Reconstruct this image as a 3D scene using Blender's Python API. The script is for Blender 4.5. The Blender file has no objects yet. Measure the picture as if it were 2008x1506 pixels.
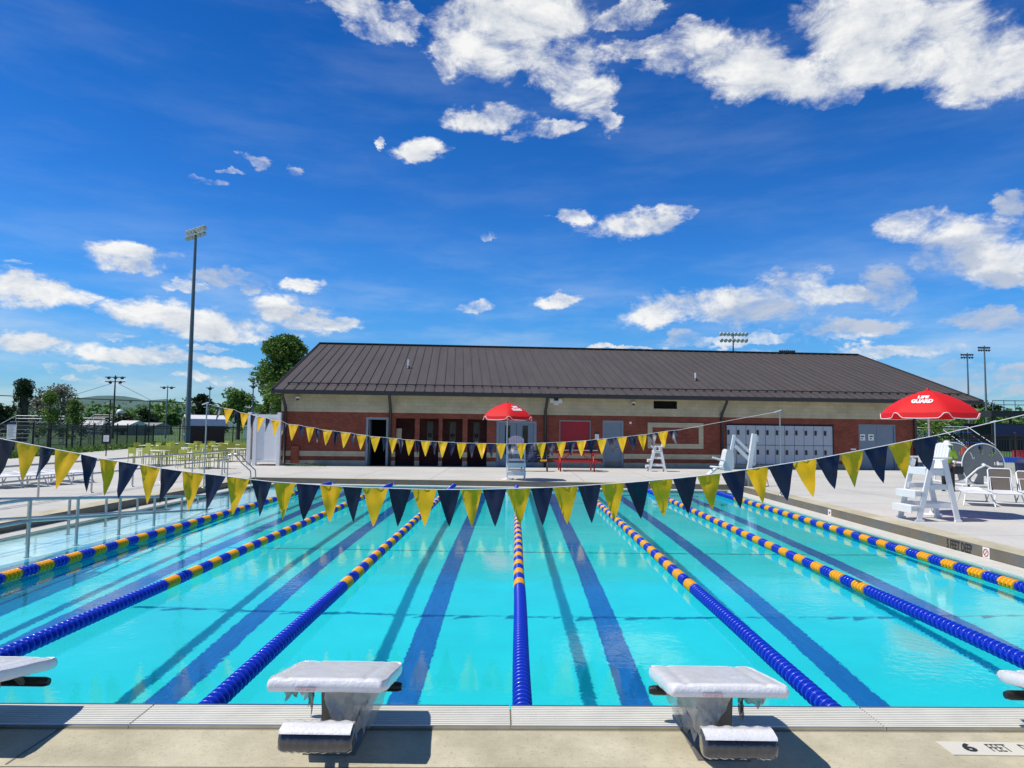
import bpy, bmesh, math, random
from mathutils import Vector, Matrix, noise
sc = bpy.context.scene
COL = sc.collection
PI = math.pi
R = math.radians
rnd = random.Random(7)

# ------------------------------------------------------------------ camera
FPX, PITCH, ROLL, YAW, CAMZ = 1371.0, 0.0659, 0.012, -0.00525, 2.2
cF = Vector((math.sin(YAW)*math.cos(PITCH), math.cos(YAW)*math.cos(PITCH), math.sin(PITCH)))
cR0 = Vector((math.cos(YAW), -math.sin(YAW), 0)); cU0 = cR0.cross(cF)
cR = cR0*math.cos(ROLL)+cU0*math.sin(ROLL); cU = cU0*math.cos(ROLL)-cR0*math.sin(ROLL)
CAM = Vector((0, 0, CAMZ))
cam = bpy.data.cameras.new('camera'); camo = bpy.data.objects.new('camera', cam); COL.objects.link(camo)
m3 = Matrix((cR, cU, -cF)).transposed().to_4x4(); m3.translation = CAM
camo.matrix_world = m3
cam.sensor_width = 36; cam.lens = 36*FPX/2008; cam.clip_start = .05; cam.clip_end = 6000
sc.camera = camo

# ------------------------------------------------------------------ sun and sky
SUN_EL = R(60.0); SUN_AZ = R(260)      # compass-like: measured clockwise from +Y; the sun stands over -X
sund = Vector((math.sin(SUN_AZ)*math.cos(SUN_EL), math.cos(SUN_AZ)*math.cos(SUN_EL), math.sin(SUN_EL)))
sl = bpy.data.lights.new('sun', 'SUN'); sl.energy = 4.7; sl.angle = R(.53); sl.color = (1, .95, .875)
sl.cycles.is_caustics_light = True
so = bpy.data.objects.new('sun', sl); COL.objects.link(so)
so.rotation_euler = sund.to_track_quat('Z', 'Y').to_euler(); so.location = sund*60
sc.view_settings.view_transform = 'Standard'; sc.view_settings.look = 'None'
sc.view_settings.exposure = 0.0; sc.view_settings.gamma = 1
sc.cycles.use_denoising = True
sc.cycles.max_bounces = 10; sc.cycles.transparent_max_bounces = 12

def ray(px, py):
    return cR*((px-1004)/FPX) - cU*((py-753)/FPX) + cF
def on_z(px, py, z):
    d = ray(px, py); t = (z-CAMZ)/d.z; return CAM+d*t
def on_y(px, py, Y):
    d = ray(px, py); return CAM+d*(Y/d.y)

world = bpy.data.worlds.new('World'); sc.world = world; world.use_nodes = True
def build_world():
    nt = world.node_tree; N = nt.nodes; L = nt.links
    bg = N['Background']; bg.inputs['Strength'].default_value = .1
    def nd(t, **k):
        n = N.new(t)
        for a, b in k.items(): setattr(n, a, b)
        return n
    def mth(op, a, b=None, c=None, clamp=False):
        n = nd('ShaderNodeMath', operation=op, use_clamp=clamp)
        for i, v in enumerate((a, b, c)):
            if v is None: continue
            if isinstance(v, (int, float)): n.inputs[i].default_value = v
            else: L.new(v, n.inputs[i])
        return n.outputs[0]
    def mix(f, a, b, bt='MIX'):
        n = nd('ShaderNodeMix', data_type='RGBA', blend_type=bt)
        for i, v in ((0, f), (6, a), (7, b)):
            if isinstance(v, (int, float)): n.inputs[i].default_value = v
            elif isinstance(v, tuple): n.inputs[i].default_value = v
            else: L.new(v, n.inputs[i])
        return n.outputs[2]
    sky = nd('ShaderNodeTexSky', sky_type='NISHITA', sun_disc=False, sun_elevation=SUN_EL, sun_rotation=SUN_AZ,
             air_density=1.0, dust_density=.4, ozone_density=2.0)
    tc = nd('ShaderNodeTexCoord'); sep = nd('ShaderNodeSeparateXYZ'); L.new(tc.outputs['Generated'], sep.inputs[0])
    X, Y, Z = sep.outputs
    az = mth('ARCTAN2', X, Y); el = mth('ARCSINE', Z)
    # the photograph's polarised, saturated blue: a tint of the sky by height above the horizon
    ramp = nd('ShaderNodeValToRGB'); L.new(mth('MULTIPLY', el, 1/1.2, clamp=True), ramp.inputs[0])
    e = ramp.color_ramp.elements
    stops = SKY_TINT
    e[0].position = stops[0][0]; e[0].color = (*stops[0][1], 1); e[1].position = stops[-1][0]; e[1].color = (*stops[-1][1], 1)
    for p, c in stops[1:-1]:
        q = e.new(p); q.color = (*c, 1)
    base = mix(1.0, sky.outputs[0], ramp.outputs[0], 'MULTIPLY')
    # clouds live in direction space (azimuth, elevation)
    comb = nd('ShaderNodeCombineXYZ'); L.new(az, comb.inputs[0]); L.new(el, comb.inputs[1])
    def vadd(a, b, op='ADD', s=None):
        n = nd('ShaderNodeVectorMath', operation=op)
        for i, v in enumerate((a, b)):
            if isinstance(v, tuple): n.inputs[i].default_value = v
            elif v is not None: L.new(v, n.inputs[i])
        if s is not None: n.inputs['Scale'].default_value = s
        return n
    stretch = vadd(comb.outputs[0], (1, 1.7, 1), 'MULTIPLY').outputs[0]
    wn = nd('ShaderNodeTexNoise'); wn.inputs['Scale'].default_value = 15; wn.inputs['Detail'].default_value = 6; wn.inputs['Roughness'].default_value = .66; L.new(stretch, wn.inputs[0])
    wv = vadd(vadd(wn.outputs['Color'], (.5, .5, .5), 'SUBTRACT').outputs[0], (.095, .050, 0), 'MULTIPLY').outputs[0]
    uv = vadd(comb.outputs[0], wv).outputs[0]
    def fbm(off):
        p = vadd(stretch, off).outputs[0]
        n = nd('ShaderNodeTexNoise'); n.inputs['Scale'].default_value = 11; n.inputs['Detail'].default_value = 10
        n.inputs['Roughness'].default_value = .66; n.inputs['Distortion'].default_value = .3; L.new(p, n.inputs[0]); return n.outputs['Fac']
    n0 = fbm((0, 0, .3)); n1 = fbm((-.018, .034, .3))
    field = None; gfield = None
    for (cx, cy, rx, ry, s, grey) in CLOUDS:
        c = ray(cx, cy).normalized(); a = ray(cx+rx, cy).normalized(); b = ray(cx, cy-ry).normalized()
        u0 = math.atan2(c.x, c.y); v0 = math.asin(c.z)
        da = max(abs(math.atan2(a.x, a.y)-u0), 1e-3); db = max(abs(math.asin(b.z)-v0), 1e-3)
        n = nd('ShaderNodeVectorMath', operation='MULTIPLY_ADD'); L.new(uv, n.inputs[0])
        n.inputs[1].default_value = (1/da, 1/db, 0); n.inputs[2].default_value = (-u0/da, -v0/db, 0)
        ln = nd('ShaderNodeVectorMath', operation='LENGTH'); L.new(n.outputs[0], ln.inputs[0])
        v = mth('MULTIPLY_ADD', ln.outputs['Value'], -1.0, 1.0+.0*s)
        v = mth('MULTIPLY', v, 1.0) if s >= 1 else mth('MINIMUM', v, s*.55-.12)
        if grey: gfield = v if gfield is None else mth('MAXIMUM', gfield, v)
        field = v if field is None else mth('SMOOTH_MAX', field, v, .15)
    # beyond the part of the sky the photograph shows: scattered cumulus everywhere
    far = nd('ShaderNodeTexNoise'); far.inputs['Scale'].default_value = 2.6; far.inputs['Detail'].default_value = 4; L.new(tc.outputs['Generated'], far.inputs[0])
    behind = mth('MULTIPLY_ADD', far.outputs['Fac'], 3.0, -1.95)
    side = mth('SUBTRACT', .62, mth('COSINE', az)); hi = mth('SUBTRACT', el, .68)
    gate = mth('MULTIPLY', mth('MAXIMUM', side, hi), 6.0, clamp=True)
    field = mth('MAXIMUM', field, mth('ADD', mth('MULTIPLY', behind, gate), mth('MULTIPLY', mth('SUBTRACT', 1.0, gate), -2.0)))
    d = mth('ADD', mth('MULTIPLY', mth('MINIMUM', field, .5), 1.25), mth('MULTIPLY_ADD', n0, 2.3, -1.20))
    mr = nd('ShaderNodeMapRange', interpolation_type='SMOOTHSTEP'); L.new(d, mr.inputs[0]); mr.inputs[1].default_value = -.08; mr.inputs[2].default_value = .62
    dens = mr.outputs[0]
    # thin high veils, stronger towards the horizon
    vn = nd('ShaderNodeTexNoise'); vn.inputs['Scale'].default_value = 3.2; vn.inputs['Detail'].default_value = 7; vn.inputs['Roughness'].default_value = .6
    L.new(vadd(comb.outputs[0], (1.0, 4.5, 1), 'MULTIPLY').outputs[0], vn.inputs[0])
    vm = nd('ShaderNodeMapRange', interpolation_type='SMOOTHSTEP'); L.new(vn.outputs['Fac'], vm.inputs[0]); vm.inputs[1].default_value = .40; vm.inputs[2].default_value = .78
    hz = nd('ShaderNodeMapRange'); L.new(el, hz.inputs[0]); hz.inputs[1].default_value = .26; hz.inputs[2].default_value = 0.02; hz.inputs[3].default_value = .09; hz.inputs[4].default_value = .9
    veil = mth('MULTIPLY', vm.outputs[0], hz.outputs[0])
    base = mix(veil, base, (6.6, 7.6, 8.6, 1))
    t = mth('MULTIPLY_ADD', mth('SUBTRACT', n0, n1), 2.6, .60, clamp=True)
    t = mth('MULTIPLY', t, mth('MULTIPLY_ADD', dens, .25, .75))
    white = mix(t, (5.0, 5.6, 6.6, 1), (9.6, 9.6, 9.4, 1))
    if gfield is not None:
        gm = nd('ShaderNodeMapRange', interpolation_type='SMOOTHSTEP'); L.new(gfield, gm.inputs[0]); gm.inputs[1].default_value = -.3; gm.inputs[2].default_value = .3
        white = mix(mth('MULTIPLY', gm.outputs[0], .75), white, (4.0, 4.8, 6.4, 1))
    col = mix(mth('MULTIPLY', dens, .96), base, white)
    L.new(col, bg.inputs['Color'])
SKY_TINT = [(0.0, (.62, .95, 1.15)), (.05, (.40, .84, 1.32)), (.14, (.26, .82, 1.46)), (.20, (.21, .76, 1.46)), (.27, (.15, .66, 1.38)), (.36, (.105, .59, 1.28)), (.45, (.075, .52, 1.20)), (.55, (.12, .46, .85)), (1.0, (.16, .40, .58))]
# cx, cy, rx, ry, strength, grey
CLOUDS = [
 (955,60,125,90,1,0),(1060,35,120,75,1,0),(1010,110,130,55,1,0),(1110,135,90,60,1,0),(1160,185,60,60,1,0),(1130,165,60,60,1,0),(1190,225,30,40,.8,0),(880,110,40,45,.7,0),
 (960,228,95,30,1,0),(1040,265,75,18,.75,0),(1085,252,60,20,.7,0),
 (755,65,75,28,.75,0),(700,18,90,26,.7,0),(790,30,40,25,.55,0),(1185,40,60,25,.55,0),(1260,22,45,25,.6,0),
 (1700,50,170,110,1,0),(1840,110,230,75,1,0),(1960,130,160,70,1,0),(1640,150,190,55,1,0),(1750,90,260,100,1,0),(1930,150,150,60,1,0),(1500,150,160,45,1,0),(1440,125,140,55,1,0),(1350,100,110,60,.8,0),(1250,95,75,28,.8,0),(1350,60,50,35,.7,0),(1640,195,60,25,.9,0),(1820,60,120,60,1,0),
 (828,302,58,26,1,0),(745,277,14,12,.7,0),(500,320,36,17,.9,0),(578,336,26,14,.8,0),(445,332,18,9,.6,0),(410,358,40,10,.5,0),
 (1250,440,112,28,1,0),(1320,425,44,26,1,0),(1115,425,40,20,.9,0),(1350,415,30,15,.7,0),
 (1800,440,85,42,.85,0),(1900,460,140,45,1,0),(1960,510,130,65,1,0),(1990,400,50,22,.7,1),(1860,500,80,35,.6,1),(1960,550,60,25,.7,1),
 (1400,597,200,36,1,0),(1320,612,130,28,1,0),(1560,560,75,42,1,0),(1640,580,140,30,1,0),(1740,562,62,50,.8,1),(1480,600,160,45,1,0),(1500,615,120,25,.8,1),
 (1090,588,58,17,1,0),(925,600,40,13,.6,0),(968,465,16,7,.5,0),
 (255,498,82,26,1,0),(270,522,70,18,1,0),(70,572,130,34,1,0),(30,555,70,28,1,0),(185,585,30,9,.6,0),(25,516,30,5,.55,0),
 (60,678,92,26,1,0),(20,668,60,20,.9,0),(300,612,100,30,1,0),(400,632,150,30,1,0),(440,655,110,20,1,0),(545,605,62,26,1,0),(610,625,75,26,1,0),(665,632,55,20,1,0),(615,645,50,12,.7,0),
 (355,563,64,13,.9,0),(460,550,85,20,.65,1),(590,560,48,15,.9,0),(270,695,130,22,.95,0),(300,700,90,22,.95,0),(430,712,70,14,.8,0),(410,684,45,9,.7,0),
 (95,722,32,8,.6,0),(175,722,35,8,.6,0),(140,745,40,10,.8,0),(205,748,45,8,.6,0),(385,745,48,12,.9,0),(430,750,28,8,.6,0),(225,655,40,8,.5,0),
 (1660,645,110,16,.9,1),(1590,640,40,12,.6,1),(1345,662,44,12,.6,1),(1955,628,95,22,.9,1),(1985,620,50,16,.9,0),
 (1850,755,140,22,.8,1),(1900,722,60,24,.7,1),(1985,735,60,22,.75,1),(1950,770,140,16,.7,1),(1500,668,200,12,.5,0),(1700,690,250,14,.5,0),(1230,681,80,5,.7,0),
]
build_world()

# ------------------------------------------------------------------ helpers
MATS = {}
def mat(name, col, rough=.6, metal=0, var=.12, scale=4, bump=0, bscale=40, col2=None, spec=None, transl=0, stretch=None, alpha=None, coat=0, speck=0):
    if name in MATS: return MATS[name]
    m = bpy.data.materials.new(name); m.use_nodes = True; nt = m.node_tree; N = nt.nodes; L = nt.links
    b = N['Principled BSDF']; b.inputs['Roughness'].default_value = rough; b.inputs['Metallic'].default_value = metal
    if spec is not None: b.inputs['Specular IOR Level'].default_value = spec
    if coat: b.inputs['Coat Weight'].default_value = coat
    tc = N.new('ShaderNodeTexCoord'); vec = tc.outputs['Object']
    if stretch:
        mp = N.new('ShaderNodeMapping'); mp.inputs['Scale'].default_value = stretch; L.new(vec, mp.inputs[0]); vec = mp.outputs[0]
    n = N.new('ShaderNodeTexNoise'); n.inputs['Scale'].default_value = scale; n.inputs['Detail'].default_value = 6; n.inputs['Roughness'].default_value = .6; L.new(vec, n.inputs[0])
    r = N.new('ShaderNodeValToRGB'); r.color_ramp.elements[0].position = .3; r.color_ramp.elements[1].position = .7
    c2 = col2 or tuple(min(1, c*(1+var)) for c in col); c1 = col if col2 else tuple(c*(1-var) for c in col)
    r.color_ramp.elements[0].color = (*c1, 1); r.color_ramp.elements[1].color = (*c2, 1)
    L.new(n.outputs['Fac'], r.inputs[0]); L.new(r.outputs[0], b.inputs['Base Color'])
    if speck:
        cur = r.outputs[0]
        for (sc_, lo, hi, dk) in ((speck, .30, .42, .74), (speck*.07, .38, .62, .86), (speck*.35, .35, .6, .92)):
            ns = N.new('ShaderNodeTexNoise'); ns.inputs['Scale'].default_value = sc_; ns.inputs['Detail'].default_value = 5; L.new(vec, ns.inputs[0])
            ms_ = N.new('ShaderNodeMapRange'); L.new(ns.outputs['Fac'], ms_.inputs[0]); ms_.inputs[1].default_value = lo; ms_.inputs[2].default_value = hi; ms_.inputs[3].default_value = dk; ms_.inputs[4].default_value = 1
            sv = N.new('ShaderNodeVectorMath'); sv.operation = 'SCALE'; L.new(cur, sv.inputs[0]); L.new(ms_.outputs[0], sv.inputs['Scale']); cur = sv.outputs[0]
        L.new(cur, b.inputs['Base Color'])
    if bump:
        n2 = N.new('ShaderNodeTexNoise'); n2.inputs['Scale'].default_value = bscale; n2.inputs['Detail'].default_value = 4; L.new(vec, n2.inputs[0])
        bp = N.new('ShaderNodeBump'); bp.inputs['Strength'].default_value = bump; bp.inputs['Distance'].default_value = .01
        L.new(n2.outputs['Fac'], bp.inputs['Height']); L.new(bp.outputs[0], b.inputs['Normal'])
    out = N['Material Output']; sh = b.outputs[0]
    if transl:
        t = N.new('ShaderNodeBsdfTranslucent'); L.new(r.outputs[0], t.inputs[0]); mx = N.new('ShaderNodeMixShader'); mx.inputs[0].default_value = transl
        L.new(sh, mx.inputs[1]); L.new(t.outputs[0], mx.inputs[2]); sh = mx.outputs[0]
    if alpha is not None:
        t = N.new('ShaderNodeBsdfTransparent'); mx = N.new('ShaderNodeMixShader'); mx.inputs[0].default_value = alpha
        L.new(t.outputs[0], mx.inputs[1]); L.new(sh, mx.inputs[2]); sh = mx.outputs[0]
    L.new(sh, out.inputs['Surface'])
    MATS[name] = m; return m

class MB:
    def __init__(s): s.v = []; s.f = []; s.m = []; s.mi = 0; s.sm = []
    def add(s, vs, fs, smooth=False):
        o = len(s.v); s.v += [tuple(v) for v in vs]
        for f in fs: s.f.append([o+i for i in f]); s.m.append(s.mi); s.sm.append(smooth)
        return s
    def box(s, c, d, rz=0, M=None):
        x, y, z = [k/2 for k in d]; vs = []
        for a in (-1, 1):
            for b in (-1, 1):
                for e in (-1, 1):
                    v = Vector((a*x, b*y, e*z))
                    if M: v = M @ v
                    if rz: v = Matrix.Rotation(rz, 3, 'Z') @ v
                    vs.append(v+Vector(c))
        return s.add(vs, [(0,1,3,2),(4,6,7,5),(0,4,5,1),(2,3,7,6),(0,2,6,4),(1,5,7,3)])
    def bb(s, x0, x1, y0, y1, z0, z1): return s.box(((x0+x1)/2, (y0+y1)/2, (z0+z1)/2), (x1-x0, y1-y0, z1-z0))
    def beam(s, a, b, w, h, up=(0, 0, 1)):
        a = Vector(a); b = Vector(b); d = (b-a); l = d.length; d.normalize(); u = Vector(up)
        if abs(d.dot(u)) > .98: u = Vector((1, 0, 0))
        sd = d.cross(u).normalized(); u2 = sd.cross(d)
        M = Matrix((d, sd, u2)).transposed(); return s.box((a+b)/2, (l, w, h), M=M)
    def tube(s, pts, r, n=8, closed=False):
        pts = [Vector(p) for p in pts]; K = len(pts); rs = r if isinstance(r, (list, tuple)) else [r]*K
        prev = None; rings = []
        for i, p in enumerate(pts):
            if closed: d = pts[(i+1) % K]-pts[i-1]
            else: d = pts[min(i+1, K-1)]-pts[max(i-1, 0)]
            d.normalize()
            if prev is None:
                u = Vector((0, 0, 1)) if abs(d.z) < .9 else Vector((1, 0, 0)); u = (u-d*u.dot(d)).normalized()
            else: u = (prev-d*prev.dot(d)).normalized()
            prev = u; w = d.cross(u)
            rings.append([p+(u*math.cos(2*PI*k/n)+w*math.sin(2*PI*k/n))*rs[i] for k in range(n)])
        vs = [v for g in rings for v in g]; fs = []
        for i in range(K if closed else K-1):
            j = (i+1) % K
            for k in range(n): fs.append((i*n+k, i*n+(k+1) % n, j*n+(k+1) % n, j*n+k))
        s.add(vs, fs, True)
        if not closed:
            s.add(rings[0], [tuple(range(n))[::-1]]); s.add(rings[-1], [tuple(range(n))])
        return s
    def lathe(s, prof, n=16, axis='Z', c=(0, 0, 0), smooth=True, a0=0, a1=2*PI):
        full = abs(a1-a0-2*PI) < 1e-6; cols = n if full else n+1; vs = []
        for (r, h) in prof:
            for k in range(cols):
                a = a0+(a1-a0)*k/n; x, y = r*math.cos(a), r*math.sin(a)
                p = {'Z': (x, y, h), 'Y': (x, h, y), 'X': (h, x, y)}[axis]
                vs.append((p[0]+c[0], p[1]+c[1], p[2]+c[2]))
        fs = []
        for i in range(len(prof)-1):
            for k in range(n):
                k2 = (k+1) % cols; fs.append((i*cols+k, i*cols+k2, (i+1)*cols+k2, (i+1)*cols+k))
        return s.add(vs, fs, smooth)
    def prism(s, poly, z0, z1, T=None):
        n = len(poly); vs = [Vector((x, y, z0)) for x, y in poly]+[Vector((x, y, z1)) for x, y in poly]
        if T: vs = [T(v) for v in vs]
        fs = [tuple(range(n))[::-1], tuple(range(n, 2*n))]+[(i, (i+1) % n, n+(i+1) % n, n+i) for i in range(n)]
        return s.add(vs, fs)
    def build(s, name, m, parent=None, bevel=0, smooth=None, loc=None, rz=0):
        me = bpy.data.meshes.new(name); me.from_pydata(s.v, [], s.f); me.update()
        ms = m if isinstance(m, (list, tuple)) else [m]
        for q in ms: me.materials.append(q)
        for i, p in enumerate(me.polygons): p.material_index = min(s.m[i], len(ms)-1); p.use_smooth = s.sm[i] if smooth is None else smooth
        o = bpy.data.objects.new(name, me); COL.objects.link(o)
        if parent: o.parent = parent
        if loc is not None: o.location = loc
        if rz: o.rotation_euler = (0, 0, rz)
        if bevel:
            b = o.modifiers.new('bevel', 'BEVEL'); b.width = bevel; b.segments = 2; b.limit_method = 'ANGLE'
        return o

def tag(o, label=None, cat=None, group=None, kind=None):
    if label: o['label'] = label
    if cat: o['category'] = cat
    if group: o['group'] = group
    if kind: o['kind'] = kind
    return o
def thing(name, label, cat, loc=(0, 0, 0), rz=0, group=None):
    o = bpy.data.objects.new(name, None); COL.objects.link(o); o.location = loc; o.rotation_euler = (0, 0, rz); o.empty_display_size = .2
    return tag(o, label, cat, group)
def dup(root, loc, rz=0, label=None, group=None, scale=None):
    def cp(o, par):
        c = o.copy(); COL.objects.link(c); c.parent = par
        for ch in [q for q in KIDS.get(o.name, [])]: KIDS.setdefault(c.name, []).append(cp(ch, c))
        return c
    KIDS.clear()
    for o in COL.objects:
        if o.parent: KIDS.setdefault(o.parent.name, []).append(o)
    c = cp(root, None); c.location = loc; c.rotation_euler = (0, 0, rz)
    if scale: c.scale = (scale,)*3
    if label: c['label'] = label
    if group: c['group'] = group
    return c
KIDS = {}
def struct(o): o['kind'] = 'structure'; return o
def fillpoly(name, outer, holes, z, m, depth=0):
    bm = bmesh.new()
    def loop(pts):
        vs = [bm.verts.new((x, y, z)) for x, y in pts]
        return [bm.edges.new((vs[i], vs[(i+1) % len(vs)])) for i in range(len(vs))]
    es = loop(outer)
    for h in holes: es += loop(h)
    bmesh.ops.triangle_fill(bm, use_beauty=True, use_dissolve=False, edges=es)
    for f in bm.faces:
        if f.normal.z < 0: f.normal_flip()
    if depth:
        g = bmesh.ops.extrude_face_region(bm, geom=list(bm.faces))
        for v in [q for q in g['geom'] if isinstance(q, bmesh.types.BMVert)]: v.co.z -= depth
        bmesh.ops.recalc_face_normals(bm, faces=list(bm.faces))
    me = bpy.data.meshes.new(name); bm.to_mesh(me); bm.free(); me.materials.append(m)
    o = bpy.data.objects.new(name, me); COL.objects.link(o); return struct(o)
def text_mesh(txt, size, xs=1.0, ext=.002, bold=0, align='CENTER'):
    cu = bpy.data.curves.new('t', 'FONT'); cu.body = txt; cu.size = size; cu.extrude = ext; cu.offset = bold; cu.align_x = align; cu.align_y = 'CENTER'; cu.resolution_u = 3
    o = bpy.data.objects.new('t', cu); COL.objects.link(o)
    dg = bpy.context.evaluated_depsgraph_get(); me = bpy.data.meshes.new_from_object(o.evaluated_get(dg))
    bpy.data.objects.remove(o)
    for v in me.vertices: v.co.x *= xs
    return me
def text_obj(name, txt, size, m, M, parent=None, xs=1.0, bold=0, ext=.002, fn=None):
    me = text_mesh(txt, size, xs, ext, bold)
    if fn:
        bm = bmesh.new(); bm.from_mesh(me); bmesh.ops.triangulate(bm, faces=bm.faces)
        bmesh.ops.subdivide_edges(bm, edges=[e for e in bm.edges if e.calc_length() > size*.3], cuts=1, use_grid_fill=False)
        bm.to_mesh(me); bm.free()
        for v in me.vertices: v.co = fn(v.co)
    me.materials.clear(); me.materials.append(m)
    o = bpy.data.objects.new(name, me); COL.objects.link(o)
    if parent: o.parent = parent
    if M is not None: o.matrix_local = M
    return o

# ------------------------------------------------------------------ materials
def mat_deck():
    m = bpy.data.materials.new('concrete_deck'); m.use_nodes = True; nt = m.node_tree; N = nt.nodes; L = nt.links; b = N['Principled BSDF']
    tc = N.new('ShaderNodeTexCoord')
    def noise_(s, d=6, r=.6):
        n = N.new('ShaderNodeTexNoise'); n.inputs['Scale'].default_value = s; n.inputs['Detail'].default_value = d; n.inputs['Roughness'].default_value = r; L.new(tc.outputs['Object'], n.inputs[0]); return n.outputs['Fac']
    r = N.new('ShaderNodeValToRGB'); L.new(noise_(.35), r.inputs[0]); r.color_ramp.elements[0].position = .3; r.color_ramp.elements[1].position = .7
    r.color_ramp.elements[0].color = (.50, .485, .445, 1); r.color_ramp.elements[1].color = (.62, .60, .545, 1)
    r2 = N.new('ShaderNodeValToRGB'); L.new(noise_(9, 8, .7), r2.inputs[0]); r2.color_ramp.elements[0].position = .25; r2.color_ramp.elements[1].position = .6
    r2.color_ramp.elements[0].color = (.86, .85, .84, 1); r2.color_ramp.elements[1].color = (1, 1, 1, 1)
    mx = N.new('ShaderNodeMix'); mx.data_type = 'RGBA'; mx.blend_type = 'MULTIPLY'; mx.inputs[0].default_value = 1; L.new(r.outputs[0], mx.inputs[6]); L.new(r2.outputs[0], mx.inputs[7])
    bk = N.new('ShaderNodeTexBrick'); bk.offset = 0; bk.inputs['Scale'].default_value = 1; bk.inputs['Brick Width'].default_value = 3.05; bk.inputs['Row Height'].default_value = 3.05
    bk.inputs['Mortar Size'].default_value = .012; bk.inputs['Color1'].default_value = (1, 1, 1, 1); bk.inputs['Color2'].default_value = (.95, .95, .95, 1); bk.inputs['Mortar'].default_value = (.42, .40, .38, 1)
    mp = N.new('ShaderNodeMapping'); mp.inputs['Location'].default_value = (.3, 1.05, 0); L.new(tc.outputs['Object'], mp.inputs[0]); L.new(mp.outputs[0], bk.inputs[0])
    m2 = N.new('ShaderNodeMix'); m2.data_type = 'RGBA'; m2.blend_type = 'MULTIPLY'; m2.inputs[0].default_value = 1; L.new(mx.outputs[2], m2.inputs[6]); L.new(bk.outputs[0], m2.inputs[7])
    L.new(m2.outputs[2], b.inputs['Base Color']); b.inputs['Roughness'].default_value = .85
    bp = N.new('ShaderNodeBump'); bp.inputs['Strength'].default_value = .25; bp.inputs['Distance'].default_value = .01; L.new(noise_(140, 3), bp.inputs['Height']); L.new(bp.outputs[0], b.inputs['Normal'])
    return m
def mat_brick(name, c1, c2, mortar, bw=.2, rh=.07, ms=.008, rough=.85, cscale=1):
    m = bpy.data.materials.new(name); m.use_nodes = True; nt = m.node_tree; N = nt.nodes; L = nt.links; b = N['Principled BSDF']
    tc = N.new('ShaderNodeTexCoord'); sp = N.new('ShaderNodeSeparateXYZ'); L.new(tc.outputs['Object'], sp.inputs[0]); cb = N.new('ShaderNodeCombineXYZ')
    ad = N.new('ShaderNodeMath'); ad.operation = 'ADD'; L.new(sp.outputs[0], ad.inputs[0]); L.new(sp.outputs[1], ad.inputs[1]); L.new(ad.outputs[0], cb.inputs[0]); L.new(sp.outputs[2], cb.inputs[1])
    bk = N.new('ShaderNodeTexBrick'); L.new(cb.outputs[0], bk.inputs[0]); bk.inputs['Scale'].default_value = 1
    bk.inputs['Brick Width'].default_value = bw; bk.inputs['Row Height'].default_value = rh; bk.inputs['Mortar Size'].default_value = ms
    bk.inputs['Color1'].default_value = (*c1, 1); bk.inputs['Color2'].default_value = (*c2, 1); bk.inputs['Mortar'].default_value = (*mortar, 1)
    n = N.new('ShaderNodeTexNoise'); n.inputs['Scale'].default_value = 1.3; n.inputs['Detail'].default_value = 6; L.new(tc.outputs['Object'], n.inputs[0])
    mr = N.new('ShaderNodeMapRange'); L.new(n.outputs['Fac'], mr.inputs[0]); mr.inputs[1].default_value = .3; mr.inputs[2].default_value = .7; mr.inputs[3].default_value = .82; mr.inputs[4].default_value = 1.12
    mx = N.new('ShaderNodeVectorMath'); mx.operation = 'SCALE'; L.new(bk.outputs[0], mx.inputs[0]); L.new(mr.outputs[0], mx.inputs['Scale'])
    L.new(mx.outputs[0], b.inputs['Base Color']); b.inputs['Roughness'].default_value = rough; b.inputs['Specular IOR Level'].default_value = .2
    bp = N.new('ShaderNodeBump'); bp.inputs['Strength'].default_value = .4; bp.inputs['Distance'].default_value = .01; bp.invert = True; L.new(bk.outputs['Fac'], bp.inputs['Height']); L.new(bp.outputs[0], b.inputs['Normal'])
    return m
def mat_water():
    m = bpy.data.materials.new('pool_water'); m.use_nodes = True; nt = m.node_tree; N = nt.nodes; L = nt.links; b = N['Principled BSDF']
    b.inputs['Transmission Weight'].default_value = 1; b.inputs['IOR'].default_value = 1.33; b.inputs['Roughness'].default_value = 0
    b.inputs['Base Color'].default_value = (.93, 1, 1, 1)
    tc = N.new('ShaderNodeTexCoord')
    def nz(s, st, d=3):
        mp = N.new('ShaderNodeMapping'); mp.inputs['Scale'].default_value = st; L.new(tc.outputs['Object'], mp.inputs[0])
        n = N.new('ShaderNodeTexNoise'); n.inputs['Scale'].default_value = s; n.inputs['Detail'].default_value = d; L.new(mp.outputs[0], n.inputs[0]); return n.outputs['Fac']
    a = N.new('ShaderNodeMath'); a.operation = 'MULTIPLY_ADD'; L.new(nz(1.3, (1, 1.3, 1), 2), a.inputs[0]); a.inputs[1].default_value = 1.6; L.new(nz(11, (1, 1, 1), 3), a.inputs[2])
    # breeze patches: ripples come and go over the pool
    pm = N.new('ShaderNodeMapRange'); L.new(nz(.35, (1, 1, 1), 2), pm.inputs[0]); pm.inputs[1].default_value = .35; pm.inputs[2].default_value = .7; pm.inputs[3].default_value = .35; pm.inputs[4].default_value = 1
    h = N.new('ShaderNodeMath'); h.operation = 'MULTIPLY'; L.new(a.outputs[0], h.inputs[0]); L.new(pm.outputs[0], h.inputs[1])
    bp = N.new('ShaderNodeBump'); bp.inputs['Strength'].default_value = 1.0; bp.inputs['Distance'].default_value = .0021; L.new(h.outputs[0], bp.inputs['Height']); L.new(bp.outputs[0], b.inputs['Normal'])
    return m
M_deck = mat_deck()
M_coping = mat('coping_concrete', (.47, .42, .28), .85, var=.1, scale=1.6, bump=.35, bscale=120, col2=(.60, .545, .39), speck=45)
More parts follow.
